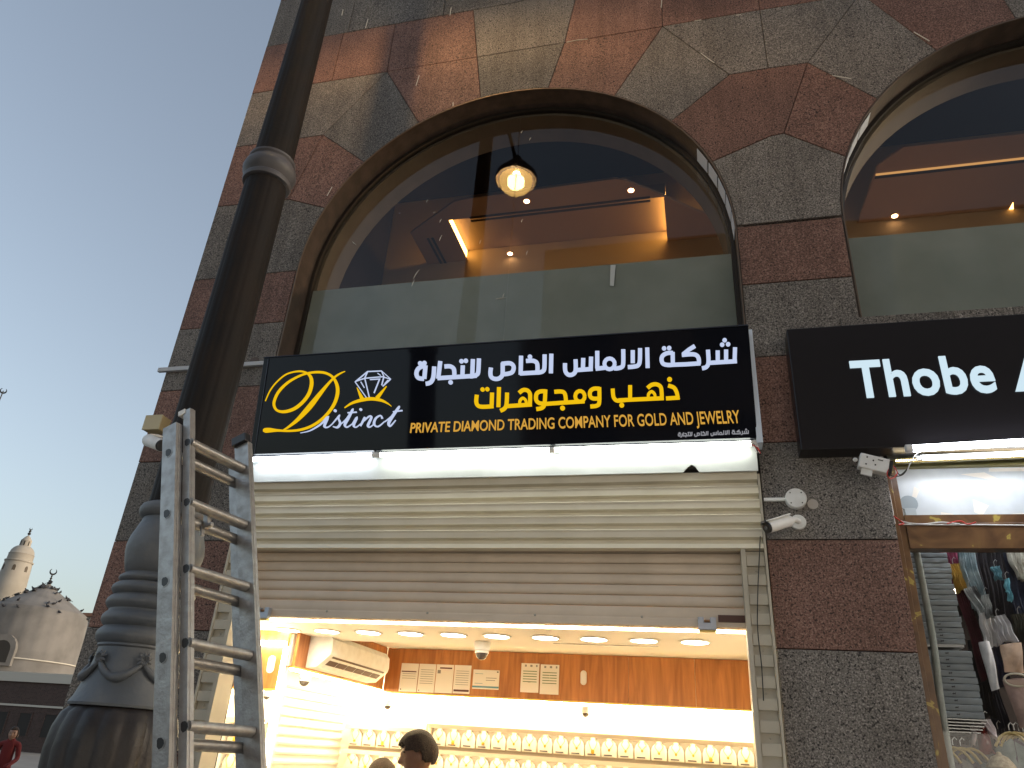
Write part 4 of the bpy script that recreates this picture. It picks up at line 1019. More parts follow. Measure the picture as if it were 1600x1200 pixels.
# pale smear shapes and pipe behind the film
for (c, rx, rz) in (((1420,787),.055,.05),):
    p = onY(*c, 4.735); mk('round_stain', lathe([(.05,0),(.05,-.004)], p, 20, axis=(0,1,0)), mat('grey_stain', (.28,.33,.36), .5), CF)
    mk('pipe_stub', box(p[0]-.03, p[0]+.03, 4.726, 4.736, zt1+.052, p[2]-.03), mat('grey_stain2', (.40,.45,.48), .5), CF)
for q in (((1538,738),(1560,748),(1560,752),(1500,741)),((1545,732),(1620,730),(1620,736),(1545,737)),((1520,780),(1545,790),(1535,806),(1522,800)),((1428,760),(1437,765),(1432,778),(1425,776)),((1470,800),(1490,803),(1488,809),(1470,807)),((1580,803),(1620,800),(1620,808),(1585,808))):
    V = [tuple(onY(*p, 4.735)) for p in q]; mk('tape_piece', (V, [(3,2,1,0)]), M_paper, CF)
TW = emis('lamp_tube_white', (.88,.93,1.0), 13.0)
tubelamp(onY(1424,701,4.40), onY(1680,686,4.40), TW, 'upper white tube lamp below the black sign over the clothes shop', r=.02)
tubelamp(onY(1440,716,4.52), onY(1680,706,4.52), TW, 'lower white tube lamp close behind the upper one over the clothes shop', r=.012)
ledc = emis('led_bead', (1,.8,.5), 9); 
LS = thing('led_strip', 'beaded led strip running under the white tube lamps of the clothes shop', 'light strip', onY(1500,715,4.60))
A = onY(1400,721,4.60); B = onY(1680,709,4.60)
mk('strip_base', obox((A+B)/2, (B-A)/np.linalg.norm(B-A), (0,1,0), (0,0,1), np.linalg.norm(B-A)/2, .01, .014), mat('strip_base', (.35,.30,.12), .4), LS)
mk('led_beads', join(*[ellipsoid(A+(B-A)*i/70-np.array([0,.012,0]), .005,.004,.005,6,4) for i in range(71)]), ledc, LS, kind='stuff')
# clothes shop room
CS = thing('clothes_shop_interior', 'dim clothes shop room behind the brown veined frame', 'shop interior', (3, 6.5, 0))
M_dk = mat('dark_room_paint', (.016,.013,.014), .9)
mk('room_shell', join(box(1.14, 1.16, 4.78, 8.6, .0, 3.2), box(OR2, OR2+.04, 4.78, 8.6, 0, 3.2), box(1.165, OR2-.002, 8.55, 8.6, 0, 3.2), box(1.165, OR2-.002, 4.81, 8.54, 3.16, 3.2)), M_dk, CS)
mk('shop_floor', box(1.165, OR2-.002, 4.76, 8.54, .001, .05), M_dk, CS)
mk('ceiling_lamp', box(1.4, 3.6, 4.84, 4.92, 3.14, 3.155), emis('shop2_front', (.9,.95,1), 7), CS)
mk('ceiling_lamp', box(1.9, 3.6, 5.6, 5.9, 3.14, 3.155), emis('shop2_lamp', (1,.88,.74), 14), CS)
mk('ceiling_lamp', box(1.9, 3.6, 7.2, 7.4, 3.14, 3.155), emis('shop2_lamp', (1,.82,.62), 20), CS)
# shelf of folded shirts
M_sh = mat('folded_shirt_pale_blue', (.30,.34,.36), .6, vcol=(.24,.275,.295), vscale=9); M_poly = mat('shelf_steel', (.35,.36,.36), .3, metal=.7)
SHY = 4.98
x0_, x1_ = onY(1415,900,SHY)[0], onY(1493,900,SHY)[0]
SF = thing('steel_shelf', 'steel shelf holding stacks of folded pale shirts behind the shop glass', 'shelf', (x0_+.15, SHY+.2, 0))
zs = [onY(1490, y, SHY)[2] for y in (1008, 1122)]
mk('shelf_board', box(x0_-.02, x1_-.03, SHY, SHY+.35, zs[0]-.012, zs[0]+.004), M_poly, SF)
for i in range(5): mk('shelf_wire', box(x0_-.02, x1_+.01-.01*i, SHY-.01+i*.006, SHY+.35, zs[1]-.008-i*.016, zs[1]-.002-i*.016), M_poly, SF)
for sx in (x0_-.015,): mk('shelf_post', box(sx-.008, sx+.008, SHY+.32, SHY+.336, .05, 2.75), M_poly, SF)
M_logo = mat('dark_emblem', (.02,.02,.025), .6)
def shirt(x0, x1, z0, z1, emblem, label, grp):
    t = thing('folded_shirt', label, 'folded shirt', ((x0+x1)/2, SHY, z0), grp)
    h = z1-z0; n = 9; V = []; js = random.uniform(0, .004)
    for i in range(n):
        u = x0+(x1-x0)*i/(n-1); sag = .0012*math.sin(i*1.9+z0*70)
        V += [(u, SHY+.002+js, z0+.0008+sag), (u, SHY-.001+js, z0+h*.14), (u, SHY-.001+js, z1-h*.16+sag), (u, SHY+.004+js, z1-.0012+sag), (u, SHY+.3, z1-.003), (u, SHY+.3, z0+.001)]
    Fc = [tuple(range(6)), tuple((n-1)*6+k for k in range(6))[::-1]]
    for i in range(n-1):
        for k in range(6): Fc.append((i*6+k, (i+1)*6+k, (i+1)*6+(k+1) % 6, i*6+(k+1) % 6))
    mk('shirt_body', (V, Fc), M_sh, t, smooth=40)
    if emblem:
        ex = x0+(x1-x0)*.52; ez = (z0+z1)/2; s = .010
        P = [(-1,.1),(-.5,.45),(.2,.3),(.7,.7),(1,.4),(.7,.1),(.6,-.2),(.8,-.7),(.4,-.3),(-.3,-.3),(-.7,-.8),(-.6,-.2),(-1,-.3)]
        mk('emblem', xz([(ex+a*s, ez+b*s*.8) for a, b in P], SHY-.0068, SHY-.0052), M_logo, t)
ztop = onY(1490, 862, SHY)[2]; n1 = 17; hh = (ztop-zs[0]-.01)/n1
for i in range(n1):
    z0 = zs[0]+.005+i*hh; sl = .0025*i
    shirt(x0_+.002, x1_-.02+random.uniform(-.006,.006)-.0, z0, z0+hh, i < 4, (ORD[i]+' folded pale shirt from the bottom of the upper stack'+(' with a small dark emblem' if i < 4 else '')), 'folded shirts with emblem, upper stack' if i < 4 else 'plain folded shirts, upper stack')
n2 = 10; h2 = (zs[0]-.03-zs[1])/n2
for i in range(n2):
    z0 = zs[1]+.002+i*h2
    shirt(x0_+.002, x1_+.0+random.uniform(-.005,.005), z0, z0+h2, True, ORD[n2-1-i]+' folded pale shirt with a dark emblem from the top of the lower stack', 'folded shirts with emblem, lower stack')
# pale mottled pole in front of the shirts
A = onY(1432,862,4.86); B = onY(1489,1215,4.86)
P = catmull([A, A*.6+B*.4+np.array([.012,0,0]), A*.3+B*.7, B], 6)
mk('pale_pole', tube(P, .019, 10), mat('mottled_bark', (.33,.36,.31), .6, vcol=(.42,.44,.40), vscale=14, bump=.3), None, smooth=60, label='pale mottled pole standing before the folded shirts', cat='pole')
# hanging goods
def cloth(name, pxs, Y, m_, label, cat, folds=5, depth=.02, group=None, extra=None):
    """hanging garment: outline corners TL,TR,BR,BL in the shop, draped with folds and real thickness"""
    tl, tr, br, bl = [onY(*p, Y) for p in pxs]; nu, nv = 18, 10; V = []
    ph = random.uniform(0, 6)
    for s in (0, 1):
        for j in range(nv+1):
            for i in range(nu+1):
                u, v = i/nu, j/nv
                p = (tl*(1-u)+tr*u)*(1-v) + (bl*(1-u)+br*u)*v
                w_ = depth*math.sin(folds*2*math.pi*u+ph+1.2*v)*(.3+v*.7) + .25*depth*math.sin(17*u+5*v)
                w_ += s*(.012+.02*math.sin(math.pi*u))
                V.append((p[0]+.004*math.sin(9*v+ph), p[1]+w_, p[2]+.010*math.sin(7*u+ph)*(v > .95)))
    N = (nu+1)*(nv+1); Fc = []
    for j in range(nv):
        for i in range(nu):
            a = j*(nu+1)+i; Fc.append((a, a+nu+1, a+nu+2, a+1)); Fc.append((N+a, N+a+1, N+a+nu+2, N+a+nu+1))
    for i in range(nu):
        Fc.append((i, i+1, N+i+1, N+i)); a = nv*(nu+1)+i; Fc.append((a, N+a, N+a+1, a+1))
    for j in range(nv):
        a = j*(nu+1); Fc.append((a, N+a, N+a+nu+1, a+nu+1)); a += nu; Fc.append((a, a+nu+1, N+a+nu+1, N+a))
    t = thing(name, label, cat, tuple((tl+tr)/2), group)
    mk('fabric', (V, Fc), m_, t, smooth=60)
    tp = (tl+tr)/2
    mk('hanger_hook', tube([tp+np.array([0,.01,-.01]), tp+np.array([0,.01,.03]), tp+np.array([.012,.01,.045]), tp+np.array([.02,.01,.035])], .002, 5), M_poly, t)
    if extra: extra(t, tl, tr, br, bl)
    return t
def cm(n_, c, c2=None): return mat(n_, c, .85, vcol=c2 or tuple(min(1, v*1.6+.01) for v in c), vscale=11, bump=.25, bscale=60)
cloth('scarf', ((1468,858),(1496,858),(1512,915),(1484,918)), 5.25, cm('cloth_magenta',(.20,.03,.07)), 'magenta scarf hanging at the top beside the shirt stack', 'scarf')
cloth('scarf', ((1480,882),(1500,880),(1512,920),(1496,925)), 5.20, cm('cloth_mustard',(.35,.22,.04)), 'mustard yellow cloth hanging at the top of the scarves', 'scarf')
cloth('garment', ((1492,915),(1508,912),(1552,1060),(1534,1062)), 5.24, cm('cloth_maroon',(.07,.012,.018)), 'long maroon garment hanging right of the shirt stacks', 'garment')
cloth('scarf', ((1496,862),(1522,860),(1548,955),(1520,950)), 5.18, cm('cloth_teal_grey',(.14,.20,.22),(.40,.46,.46)), 'grey teal patterned scarf hanging diagonally at the top', 'scarf', 7)
cloth('scarf', ((1506,920),(1524,915),(1554,965),(1538,975)), 5.15, cm('cloth_bw',(.03,.03,.035),(.55,.57,.55)), 'black and white patterned scarf under the teal one', 'scarf', 8)
cloth('garment', ((1524,860),(1566,858),(1588,985),(1545,975)), 5.30, cm('cloth_black',(.014,.012,.015)), 'black garment hanging at the top centre of the shop window', 'garment', 6, .03)
cloth('garment', ((1560,858),(1590,858),(1618,960),(1584,965)), 5.35, cm('cloth_navy',(.02,.025,.045)), 'dark navy garment hanging near the right edge at the top', 'garment', 6, .03)
cloth('scarf', ((1570,905),(1576,903),(1584,942),(1573,925)), 5.12, cm('cloth_teal',(.10,.28,.33)), 'small teal pennant shaped scarf among dark garments', 'scarf', 2)
cloth('scarf', ((1548,886),(1562,884),(1566,905),(1556,903)), 5.12, cm('cloth_teal_dark',(.07,.17,.20)), 'short dark teal scarf left of the pennant shaped one', 'scarf', 2)
cloth('scarf', ((1572,862),(1612,862),(1612,905),(1592,905)), 5.25, cm('cloth_beige_pattern',(.28,.25,.20),(.5,.48,.4)), 'beige patterned scarf at the upper right corner', 'scarf')
cloth('garment', ((1530,958),(1546,955),(1560,1012),(1540,1008)), 5.10, cm('cloth_pale_grey',(.48,.47,.46)), 'pale grey ruffled cloth above the white bag', 'garment', 4)
cloth('garment', ((1546,965),(1570,960),(1590,1000),(1556,1008)), 5.16, cm('cloth_pale_grey2',(.33,.33,.34)), 'light grey cloth right of the pale ruffled cloth', 'garment', 4)
cloth('garment', ((1538,1065),(1556,1062),(1600,1200),(1560,1200)), 5.35, cm('cloth_dark2',(.016,.018,.028)), 'dark blue dress hanging low in the shop window', 'garment', 5, .03)
cloth('garment', ((1481,1135),(1520,1137),(1524,1165),(1484,1165)), 5.45, cm('cloth_dark_red',(.035,.008,.008)), 'dark red garments bunched below the steel shelf', 'garment', 7, .02)
cloth('garment', ((1508,862),(1530,860),(1562,990),(1536,992)), 5.42, cm('cloth_charcoal',(.02,.02,.022)), 'charcoal garment hanging behind the teal scarf', 'garment', 6, .03)
cloth('garment', ((1580,960),(1604,958),(1612,1006),(1588,1004)), 5.22, cm('cloth_olive_black',(.025,.024,.014)), 'black and olive cloth above the beige bag', 'garment', 6, .02)
cloth('garment', ((1552,1000),(1568,998),(1580,1070),(1562,1072)), 5.2, cm('cloth_blue_black',(.018,.022,.05)), 'narrow dark blue cloth between the white bag and the beige bag', 'garment', 4, .02)
cloth('garment', ((1512,1000),(1530,998),(1556,1120),(1534,1122)), 5.3, cm('cloth_black_satin',(.012,.012,.014)), 'black satin garment just right of the lower shirt stack', 'garment', 5, .02)
cloth('garment', ((1548,1140),(1572,1138),(1590,1205),(1556,1205)), 5.2, cm('cloth_black_low',(.014,.012,.016)), 'black garment low between the hangers and the straw hat', 'garment', 5, .02)
cloth('scarf', ((1534,930),(1545,928),(1552,962),(1543,964)), 5.05, cm('cloth_bw_small',(.05,.05,.055),(.62,.64,.62)), 'small black and white scarf above the pale ruffled cloth', 'scarf', 6)
def bag(pxs, Y, m_, label, handle=True, hm=None):
    tl, tr, br, bl = [onY(*p, Y) for p in pxs]; t = thing('handbag', label, 'bag', tuple((bl+br)/2))
    nu, nv = 12, 10; V = []
    for s in (-1, 1):
        for j in range(nv+1):
            for i in range(nu+1):
                u, v = i/nu, j/nv; p = (tl*(1-u)+tr*u)*(1-v) + (bl*(1-u)+br*u)*v
                V.append((p[0], p[1]+s*.05*math.sin(math.pi*min(1, max(0, u)))**.5*(.35+.65*math.sin(math.pi*min(.95, .15+v*.8)))+.006*math.sin(9*u+7*v), p[2]))
    N = (nu+1)*(nv+1); Fc = []
    for j in range(nv):
        for i in range(nu):
            a = j*(nu+1)+i; Fc.append((a, a+nu+1, a+nu+2, a+1)); Fc.append((N+a, N+a+1, N+a+nu+2, N+a+nu+1))
    for i in range(nu):
        Fc.append((i, i+1, N+i+1, N+i)); a = nv*(nu+1)+i; Fc.append((a, N+a, N+a+1, a+1))
    for j in range(nv):
        a = j*(nu+1); Fc.append((a, N+a, N+a+nu+1, a+nu+1)); a += nu; Fc.append((a, a+nu+1, N+a+nu+1, N+a))
    mk('bag_body', (V, Fc), m_, t, smooth=60)
    if handle:
        c = (tl+tr)/2; w_ = np.linalg.norm(tr-tl)*.55; pts = [c+np.array([w_*math.cos(a), -.05, w_*.55*math.sin(a)-.01]) for a in np.linspace(0, 2*math.pi, 24)]
        mk('ring_handle', tube(pts, .006, 6, caps=False), hm or mat('cream_handle', (.6,.55,.42), .4), t, smooth=80)
        mk('flap', xz([(c[0]+w_*.9*math.cos(a), c[2]-.012+w_*.42*math.sin(a)) for a in np.linspace(math.pi, 2*math.pi, 12)], c[1]-.064, c[1]-.058), mat('bag_flap', (.42,.30,.23), .6), t)
bag(((1566,1062),(1600,1060),(1614,1135),(1594,1138)), 5.0, cm('bag_mauve',(.30,.21,.18)), 'mauve bag with a round cream handle at the right edge')
bag(((1562,1008),(1596,1004),(1600,1052),(1570,1050)), 5.05, cm('bag_beige',(.46,.33,.24)), 'beige ruffled bag above the mauve bag', False)
bag(((1529,1004),(1546,1002),(1562,1076),(1550,1080)), 5.0, cm('bag_white',(.68,.67,.66)), 'slim white bag hanging beside the folded shirts', False)
cloth('scarf', ((1530,1125),(1548,1124),(1562,1160),(1552,1150)), 5.02, cm('cloth_white_scarf',(.6,.55,.55)), 'white triangular scarf corner hanging under the shelf', 'scarf', 2)
cloth('scarf', ((1517,1134),(1528,1134),(1524,1165),(1519,1162)), 5.0, cm('cloth_striped',(.5,.45,.44)), 'narrow white cloth strip hanging under the shelf', 'scarf', 2)
bag(((1526,1140),(1540,1136),(1556,1178),(1530,1180)), 5.08, mat('bag_red', (.20,.012,.010), .2, coat=.5), 'glossy red bag below the steel shelf', False)
M_hang = mat('hanger_yellow', (.50,.38,.14), .45)
def hanger(px_, py_, Y, label, grp, gm):
    p = onY(px_, py_, Y); t = thing('hanger', label, 'clothes hanger', p, grp)
    mk('arms', tube(catmull([p+np.array([-.085,0,-.085]), p+np.array([-.05,0,-.035]), p+np.array([0,0,-.012]), p+np.array([.05,0,-.035]), p+np.array([.085,0,-.085])], 3), [.008]*13, 6), M_hang, t, smooth=70)
    mk('hook', tube([p, p+np.array([0,0,.025]), p+np.array([.014,0,.040]), p+np.array([.024,0,.028])], .003, 5), M_poly, t)
    g = thing('hanging_shirt', 'garment on the ' + label.split(' behind')[0].split(' at the')[0].replace('yellow wooden ', ''), 'garment', p, 'garments on the yellow hangers')
    q = [p+np.array([-.082,.006,-.095]), p+np.array([.082,.006,-.095]), p+np.array([.075,.006,-.5]), p+np.array([-.075,.006,-.5])]
    n = 12; V = []
    for s in (0, 1):
        for j in range(6):
            for i in range(n+1):
                u, v = i/n, j/5; c = (q[0]*(1-u)+q[1]*u)*(1-v)+(q[3]*(1-u)+q[2]*u)*v
                V.append((c[0], c[1]+.008*math.sin(12*u+3*v)+s*.02, c[2]+(.055*(1-abs(2*u-1)))*(1-v)))
    N = (n+1)*6; Fc = []
    for j in range(5):
        for i in range(n):
            a = j*(n+1)+i; Fc.append((a, a+n+1, a+n+2, a+1)); Fc.append((N+a, N+a+1, N+a+n+2, N+a+n+1))
    for i in range(n): Fc.append((i, i+1, N+i+1, N+i))
    mk('fabric', (V, Fc), gm, g, smooth=60)
hc = [cm('cloth_h1',(.10,.09,.10)), cm('cloth_h2',(.20,.20,.18)), cm('cloth_h3',(.07,.05,.07)), cm('cloth_h4',(.16,.19,.17))]
for i, (a, b) in enumerate(((1470,1164),(1489,1164),(1501,1165),(1516,1166))):
    hanger(a, b, 5.0+.01*i, ('first', 'second', 'third', 'fourth')[i]+' yellow wooden hanger from the left at the bottom', 'yellow hangers low left', hc[i])
for i, (a, b) in enumerate(((1577,1141),(1585,1141),(1592,1142),(1599,1143))):
    hanger(a, b, 5.0+.012*i, ('first', 'second', 'third', 'fourth')[i]+' yellow wooden hanger behind the right frame edge', 'yellow hangers low right', hc[3-i])
hp_ = onY(1563, 1190, 4.95)
HT = thing('straw_hat', 'round straw hat with a knob at the bottom right of the shop window', 'hat', hp_)
mk('brim', lathe([(.001,-.03),(.070,-.035),(.074,-.03),(.060,-.005),(.040,.022),(.014,.034),(.012,.045),(.001,.048)], hp_, 28), mat('straw', (.30,.22,.12), .7, vcol=(.5,.4,.24), vscale=60, bump=.4, bscale=120), HT, smooth=60)

# ------------------------------------------------------------------ wall mounted items on the piers
def disc_box(p, r, d, m_, parent, nm): return mk(nm, lathe([(r,0),(r,-d*.8),(r*.93,-d),(.001,-d)], p, 28, axis=(0,1,0)), m_, parent, smooth=40)
# lathe along +Y axis offset: negative values come towards the street
JB = thing('junction_box', 'round white junction box with four screws on the granite pier', 'junction box', onY(1243,781,FY-.003))
p = onY(1243,781,FY-.003); disc_box(p, .062, .04, M_white, JB, 'lid')
for k in range(4):
    a = math.pi/4+k*math.pi/2; mk('screw', lathe([(.004,-.0405),(.004,-.043)], (p[0]+.045*math.cos(a), p[1], p[2]+.045*math.sin(a)), 8, axis=(0,1,0)), M_black, JB)
q = onY(1270,788,FY-.003); mk('wall_cap', lathe([(.031,0),(.031,-.006),(.001,-.008)], q, 24, axis=(0,1,0)), mat('cap_grey', (.42,.38,.34), .5), None, label='small flat round grey cap right of the junction box', cat='cover plate', smooth=40)
A = onY(1190,785,FY-.003); mk('cable_trunking', box(.392, p[0]-.063, FY-.022, FY-.003, p[2]-.010, p[2]+.010), M_white, None, label='short white cable trunking running left of the junction box', cat='cable trunking', bevel=.002)
BC = thing('bullet_camera', 'white bullet security camera below the round junction box pointing left', 'security camera', onY(1247,815,FY))
p = onY(1247,817,FY-.003); disc_box(p, .045, .022, M_white, BC, 'base')
a = np.array(p)+[0,-.03,0]; c0 = onY(1236,813,4.49); c1 = onY(1200,824,4.40)
mk('bracket', tube([a, (a+c0)/2+np.array([0,0,.006]), c0], .017, 10), M_white, BC, smooth=50)
d = (c1-c0)/np.linalg.norm(c1-c0)
mk('camera_body', tube([c0-d*.01, c0+d*.012, c1], [.020,.034,.034], 18), M_white, BC, smooth=40, bevel=.003)
mk('sun_hood', (lambda u: obox((c0+c1)/2+np.array([0,0,.038])-d*-.025, d, u, np.cross(d, u), .088, .034, .004))(np.cross(d, (0,0,1))/np.linalg.norm(np.cross(d, (0,0,1)))), M_white, BC, bevel=.003)
mk('front_face', tube([c1+d*.001, c1+d*.014], [.033,.031], 18), M_black, BC, smooth=40)
mk('lens', tube([c1+d*.0145, c1+d*.019], [.012,.010], 14), mat('lens_glass', (.2,.22,.24), .1, metal=.4), BC)
mk('hood_tip', obox(c1+d*.032+np.array([0,0,.034]), d, (0,1,0), (0,0,1), .02, .022, .006), M_black, BC)
SC2 = thing('bullet_camera', 'white bullet camera hung by its square plate at the corner of the clothes shop', 'security camera', onY(1365,722,4.5))
p0 = onY(1350,705,4.40); tl, tr, br, bl = [onY(a, b, 4.42) for a, b in ((1346,703),(1392,714),(1386,742),(1341,733))]
u = (tr-tl)/np.linalg.norm(tr-tl); v = (tl-bl)/np.linalg.norm(tl-bl); w3 = np.cross(u, v)
cc = (tl+tr+br+bl)/4
mk('camera_body', obox(cc+np.array([0,.03,0]), u, w3, v, np.linalg.norm(tr-tl)/2, .03, .045), M_white, SC2, bevel=.006)
mk('front_face', obox(cc+np.array([0,.03,0])+u*(np.linalg.norm(tr-tl)/2+.01), u, w3, v, .0095, .03, .04), M_black, SC2, bevel=.003)
mk('lower_plate', obox(cc+np.array([0,.02,0])-v*.062-u*.03, u, w3, v, .03, .006, .02), M_white, SC2)
for k in ((-.6,.6),(-.6,-.5),(-.1,.3),(.1,-.3)): mk('screw_hole', obox(cc+u*k[0]*.07+v*k[1]*.04+np.array([0,-.0008,0]), u, w3, v, .004, .002, .004), M_black, SC2)
mk('vent_slot', obox(cc+u*.03+v*.024+np.array([0,-.0008,0]), u, w3, v, .014, .002, .0025), M_black, SC2)
mk('ball', ellipsoid(tuple(bl*.5+tl*.5-u*.022+np.array([0,.02,0])), .014,.014,.012), M_white, SC2, smooth=180)
WC = thing('loose_wires', 'red and black wires looping beside the white bullet camera at the clothes shop corner', 'wires', onY(1400,735,4.45))
for pts, m_ in (([(1393,727),(1388,738),(1396,744),(1410,742),(1418,732)], M_bwire), ([(1392,728),(1386,740),(1392,748),(1402,742)], M_red), ([(1396,728),(1402,738),(1398,745)], M_red), ([(1418,735),(1424,720),(1434,708),(1445,703)], M_wwire), ([(1398,728),(1406,742),(1420,730)], M_bwire)):
    wire('wire', pts, 4.42, .0032, m_, parent=WC)
WC2 = thing('loose_wires', 'tangled red and white wires lying on the transom ledge of the clothes shop', 'wires', onY(1430,816,4.62))
for pts, m_ in (([(1396,806),(1404,812),(1412,818),(1404,820)], M_red), ([(1398,808),(1410,815),(1440,819),(1470,816),(1500,819)], M_wwire), ([(1480,818),(1500,814),(1512,819),(1525,816)], M_red)):
    wire('wire', pts, 4.62, .004, m_, parent=WC2)
# trunking and camera box on the left pier
zt2 = 4.30
mk('cable_trunking', box(XL-.06, xl_-.003, FY-.032, FY-.003, zt2-.018, zt2+.018), mat('trunking_grey', (.42,.44,.47), .5), None, label='long pale horizontal trunking crossing the left granite pier behind the lamp post', cat='cable trunking', bevel=.002)
p = onY(397,565,FY-.003); mk('chipped_hole', lathe([(.045,0),(.043,-.003),(.001,-.004)], p, 11, axis=(0,1,0)), BROWN, BLD)
CBX = thing('camera_box', 'beige square junction box sticking out from the building corner behind the ladder top', 'junction box', onY(243,662,4.5))
p = onY(240,662,4.45); mk('box_body', obox(p+np.array([.01,.03,0]), (1,0,0), (0,1,0), (0,0,1), .075, .05, .06), mat('beige_plastic', (.42,.33,.17), .5), CBX, bevel=.004)
mk('box_lid', obox(p+np.array([.01,-.026,0]), (1,0,0), (0,1,0), (0,0,1), .077, .005, .062), mat('beige_lid', (.47,.40,.24), .45), CBX, bevel=.003)
mk('arm', box(p[0]+.0, p[0]+.04, p[1]+.081, FY-.002, p[2]-.02, p[2]+.02), mat('brown_arm', (.10,.06,.04), .6), CBX)
BC3 = thing('bullet_camera', 'white camera with a black face under the beige junction box at the building corner', 'security camera', onY(243,692,4.5))
c0 = onY(232,688,4.40); c1 = onY(252,696,4.33); d = (c1-c0)/np.linalg.norm(c1-c0)
mk('camera_body', tube([c0-d*.03, c0, c1], [.035,.048,.046], 18), M_white, BC3, smooth=40)
mk('front_face', tube([c1+d*.001, c1+d*.012], [.044,.04], 18), M_black, BC3)
mk('bracket', tube([c0+np.array([0,0,.04]), c0+np.array([.02,.06,.06]), (c0[0]+.02, FY-.003, c0[2]+.08)], .014, 8), M_white, BC3, smooth=60)

# ------------------------------------------------------------------ street lamp post
PX, PYY = -2.415, 2.94
M_iron = mat('black_iron', (.010,.0085,.008), .66, spec=.18, vcol=(.016,.012,.010), vscale=5, bump=.15, bscale=70)
M_collar = mat('brown_grey_iron', (.055,.052,.058), .5, vcol=(.08,.075,.08))
M_cast = mat('grey_cast_iron', (.085,.098,.115), .5, metal=.15, vcol=(.125,.132,.14), vscale=7, bump=.25, bscale=35)
M_bulb_iron = mat('dark_worn_iron', (.012,.010,.011), .5, vcol=(.026,.022,.022), vscale=6, bump=.25, bscale=40)
LPOST = thing('lamp_post', 'tall black fluted iron lamp post with an ornate grey cast base', 'lamp post', (PX, PYY, 0))
nf = 16
def flute(r, z, a): return r*(1-.020*(.5+.5*math.cos(nf*a))**3)
mk('shaft', lathe([(.131,2.55),(.128,3.3),(.121,4.5),(.118,4.60)], (PX,PYY,0), 128, rfun=flute), M_iron, LPOST, smooth=50)
mk('shaft', lathe([(.117,4.70),(.108,5.5),(.097,6.5),(.090,7.6),(.086,8.8)], (PX,PYY,0), 128, rfun=flute), M_iron, LPOST, smooth=50)
mk('collar', lathe([(.119,4.555),(.137,4.56),(.141,4.575),(.138,4.59),(.128,4.60),(.138,4.615),(.153,4.635),(.157,4.66),(.150,4.69),(.133,4.71),(.128,4.725),(.136,4.735),(.137,4.748),(.118,4.758)], (PX,PYY,0), 56), M_collar, LPOST, smooth=30)
mk('vase', lathe([(.135,2.235),(.146,2.245),(.158,2.285),(.168,2.33),(.170,2.36),(.163,2.40),(.149,2.44),(.137,2.475),(.133,2.492),(.150,2.500),(.158,2.515),(.160,2.535),(.152,2.552),(.133,2.562)], (PX,PYY,0), 56), M_cast, LPOST, smooth=40)
prof = [(.150,1.925)]
for i, (z, r) in enumerate(((1.965,.186),(2.035,.184),(2.105,.184),(2.165,.178),(2.212,.162))):
    h = [.035,.032,.030,.026,.020][i]
    for a_ in (-1,-.7,-.3,0,.4,.75,1): prof.append((r-.020*abs(a_)**2.2, z+a_*h))
mk('stacked_rings', lathe(prof+[(.140,2.236)], (PX,PYY,0), 56), M_cast, LPOST, smooth=50)
mk('skirt', lathe([(.212,1.685),(.214,1.695),(.200,1.72),(.178,1.79),(.164,1.87),(.160,1.915),(.168,1.922),(.166,1.932),(.14,1.934)], (PX,PYY,0), 56), M_cast, LPOST, smooth=40)
def gad(r, z, a): return r*(1+.045*abs(math.sin(8*a)) - .03)
mk('lobed_bowl', lathe([(.12,1.0),(.17,1.10),(.215,1.25),(.240,1.40),(.250,1.52),(.243,1.60),(.225,1.655),(.205,1.675),(.20,1.683)], (PX,PYY,0), 128, rfun=gad), M_bulb_iron, LPOST, smooth=60)
mk('plinth', lathe([(.40,0),(.40,.10),(.36,.12),(.34,.42),(.30,.46),(.22,.50),(.19,.62),(.17,.82),(.20,.90),(.22,.94),(.17,.97),(.13,.998)], (PX,PYY,0), 40), M_bulb_iron, LPOST, smooth=35)
def skr(z): return np.interp(z, [1.69,1.72,1.79,1.87,1.92], [.213,.200,.178,.164,.160])
for k in range(6):
    a0_ = math.radians(-100+60*k); pts = []; rr = []
    for i in range(13):
        u = i/12; a_ = a0_+u*math.radians(60); z = 1.855-.062*math.sin(math.pi*u); r = skr(z)+.010
        pts.append((PX+r*math.cos(a_), PYY+r*math.sin(a_), z)); rr.append(.007+.012*math.sin(math.pi*u)*(1+.2*math.sin(14*u)))
    mk('garland', tube(pts, rr, 8), M_cast, LPOST, smooth=70)
    L_ = []
    for i in range(9):
        th = 2*math.pi*i/9+.3; r = skr(1.865)+.008
        c = Vector((PX+r*math.cos(a0_), PYY+r*math.sin(a0_), 1.868)); tx = Vector((-math.sin(a0_), math.cos(a0_), 0)); out = Vector((math.cos(a0_), math.sin(a0_), 0))
        e = c + tx*math.cos(th)*.034 + Vector((0,0,1))*math.sin(th)*.034
        L_.append(tube([c, (c+e)/2+out*.010, e+out*.004], [.003,.009,.001], 6))
    mk('rosette', join(*L_), M_cast, LPOST, smooth=60)
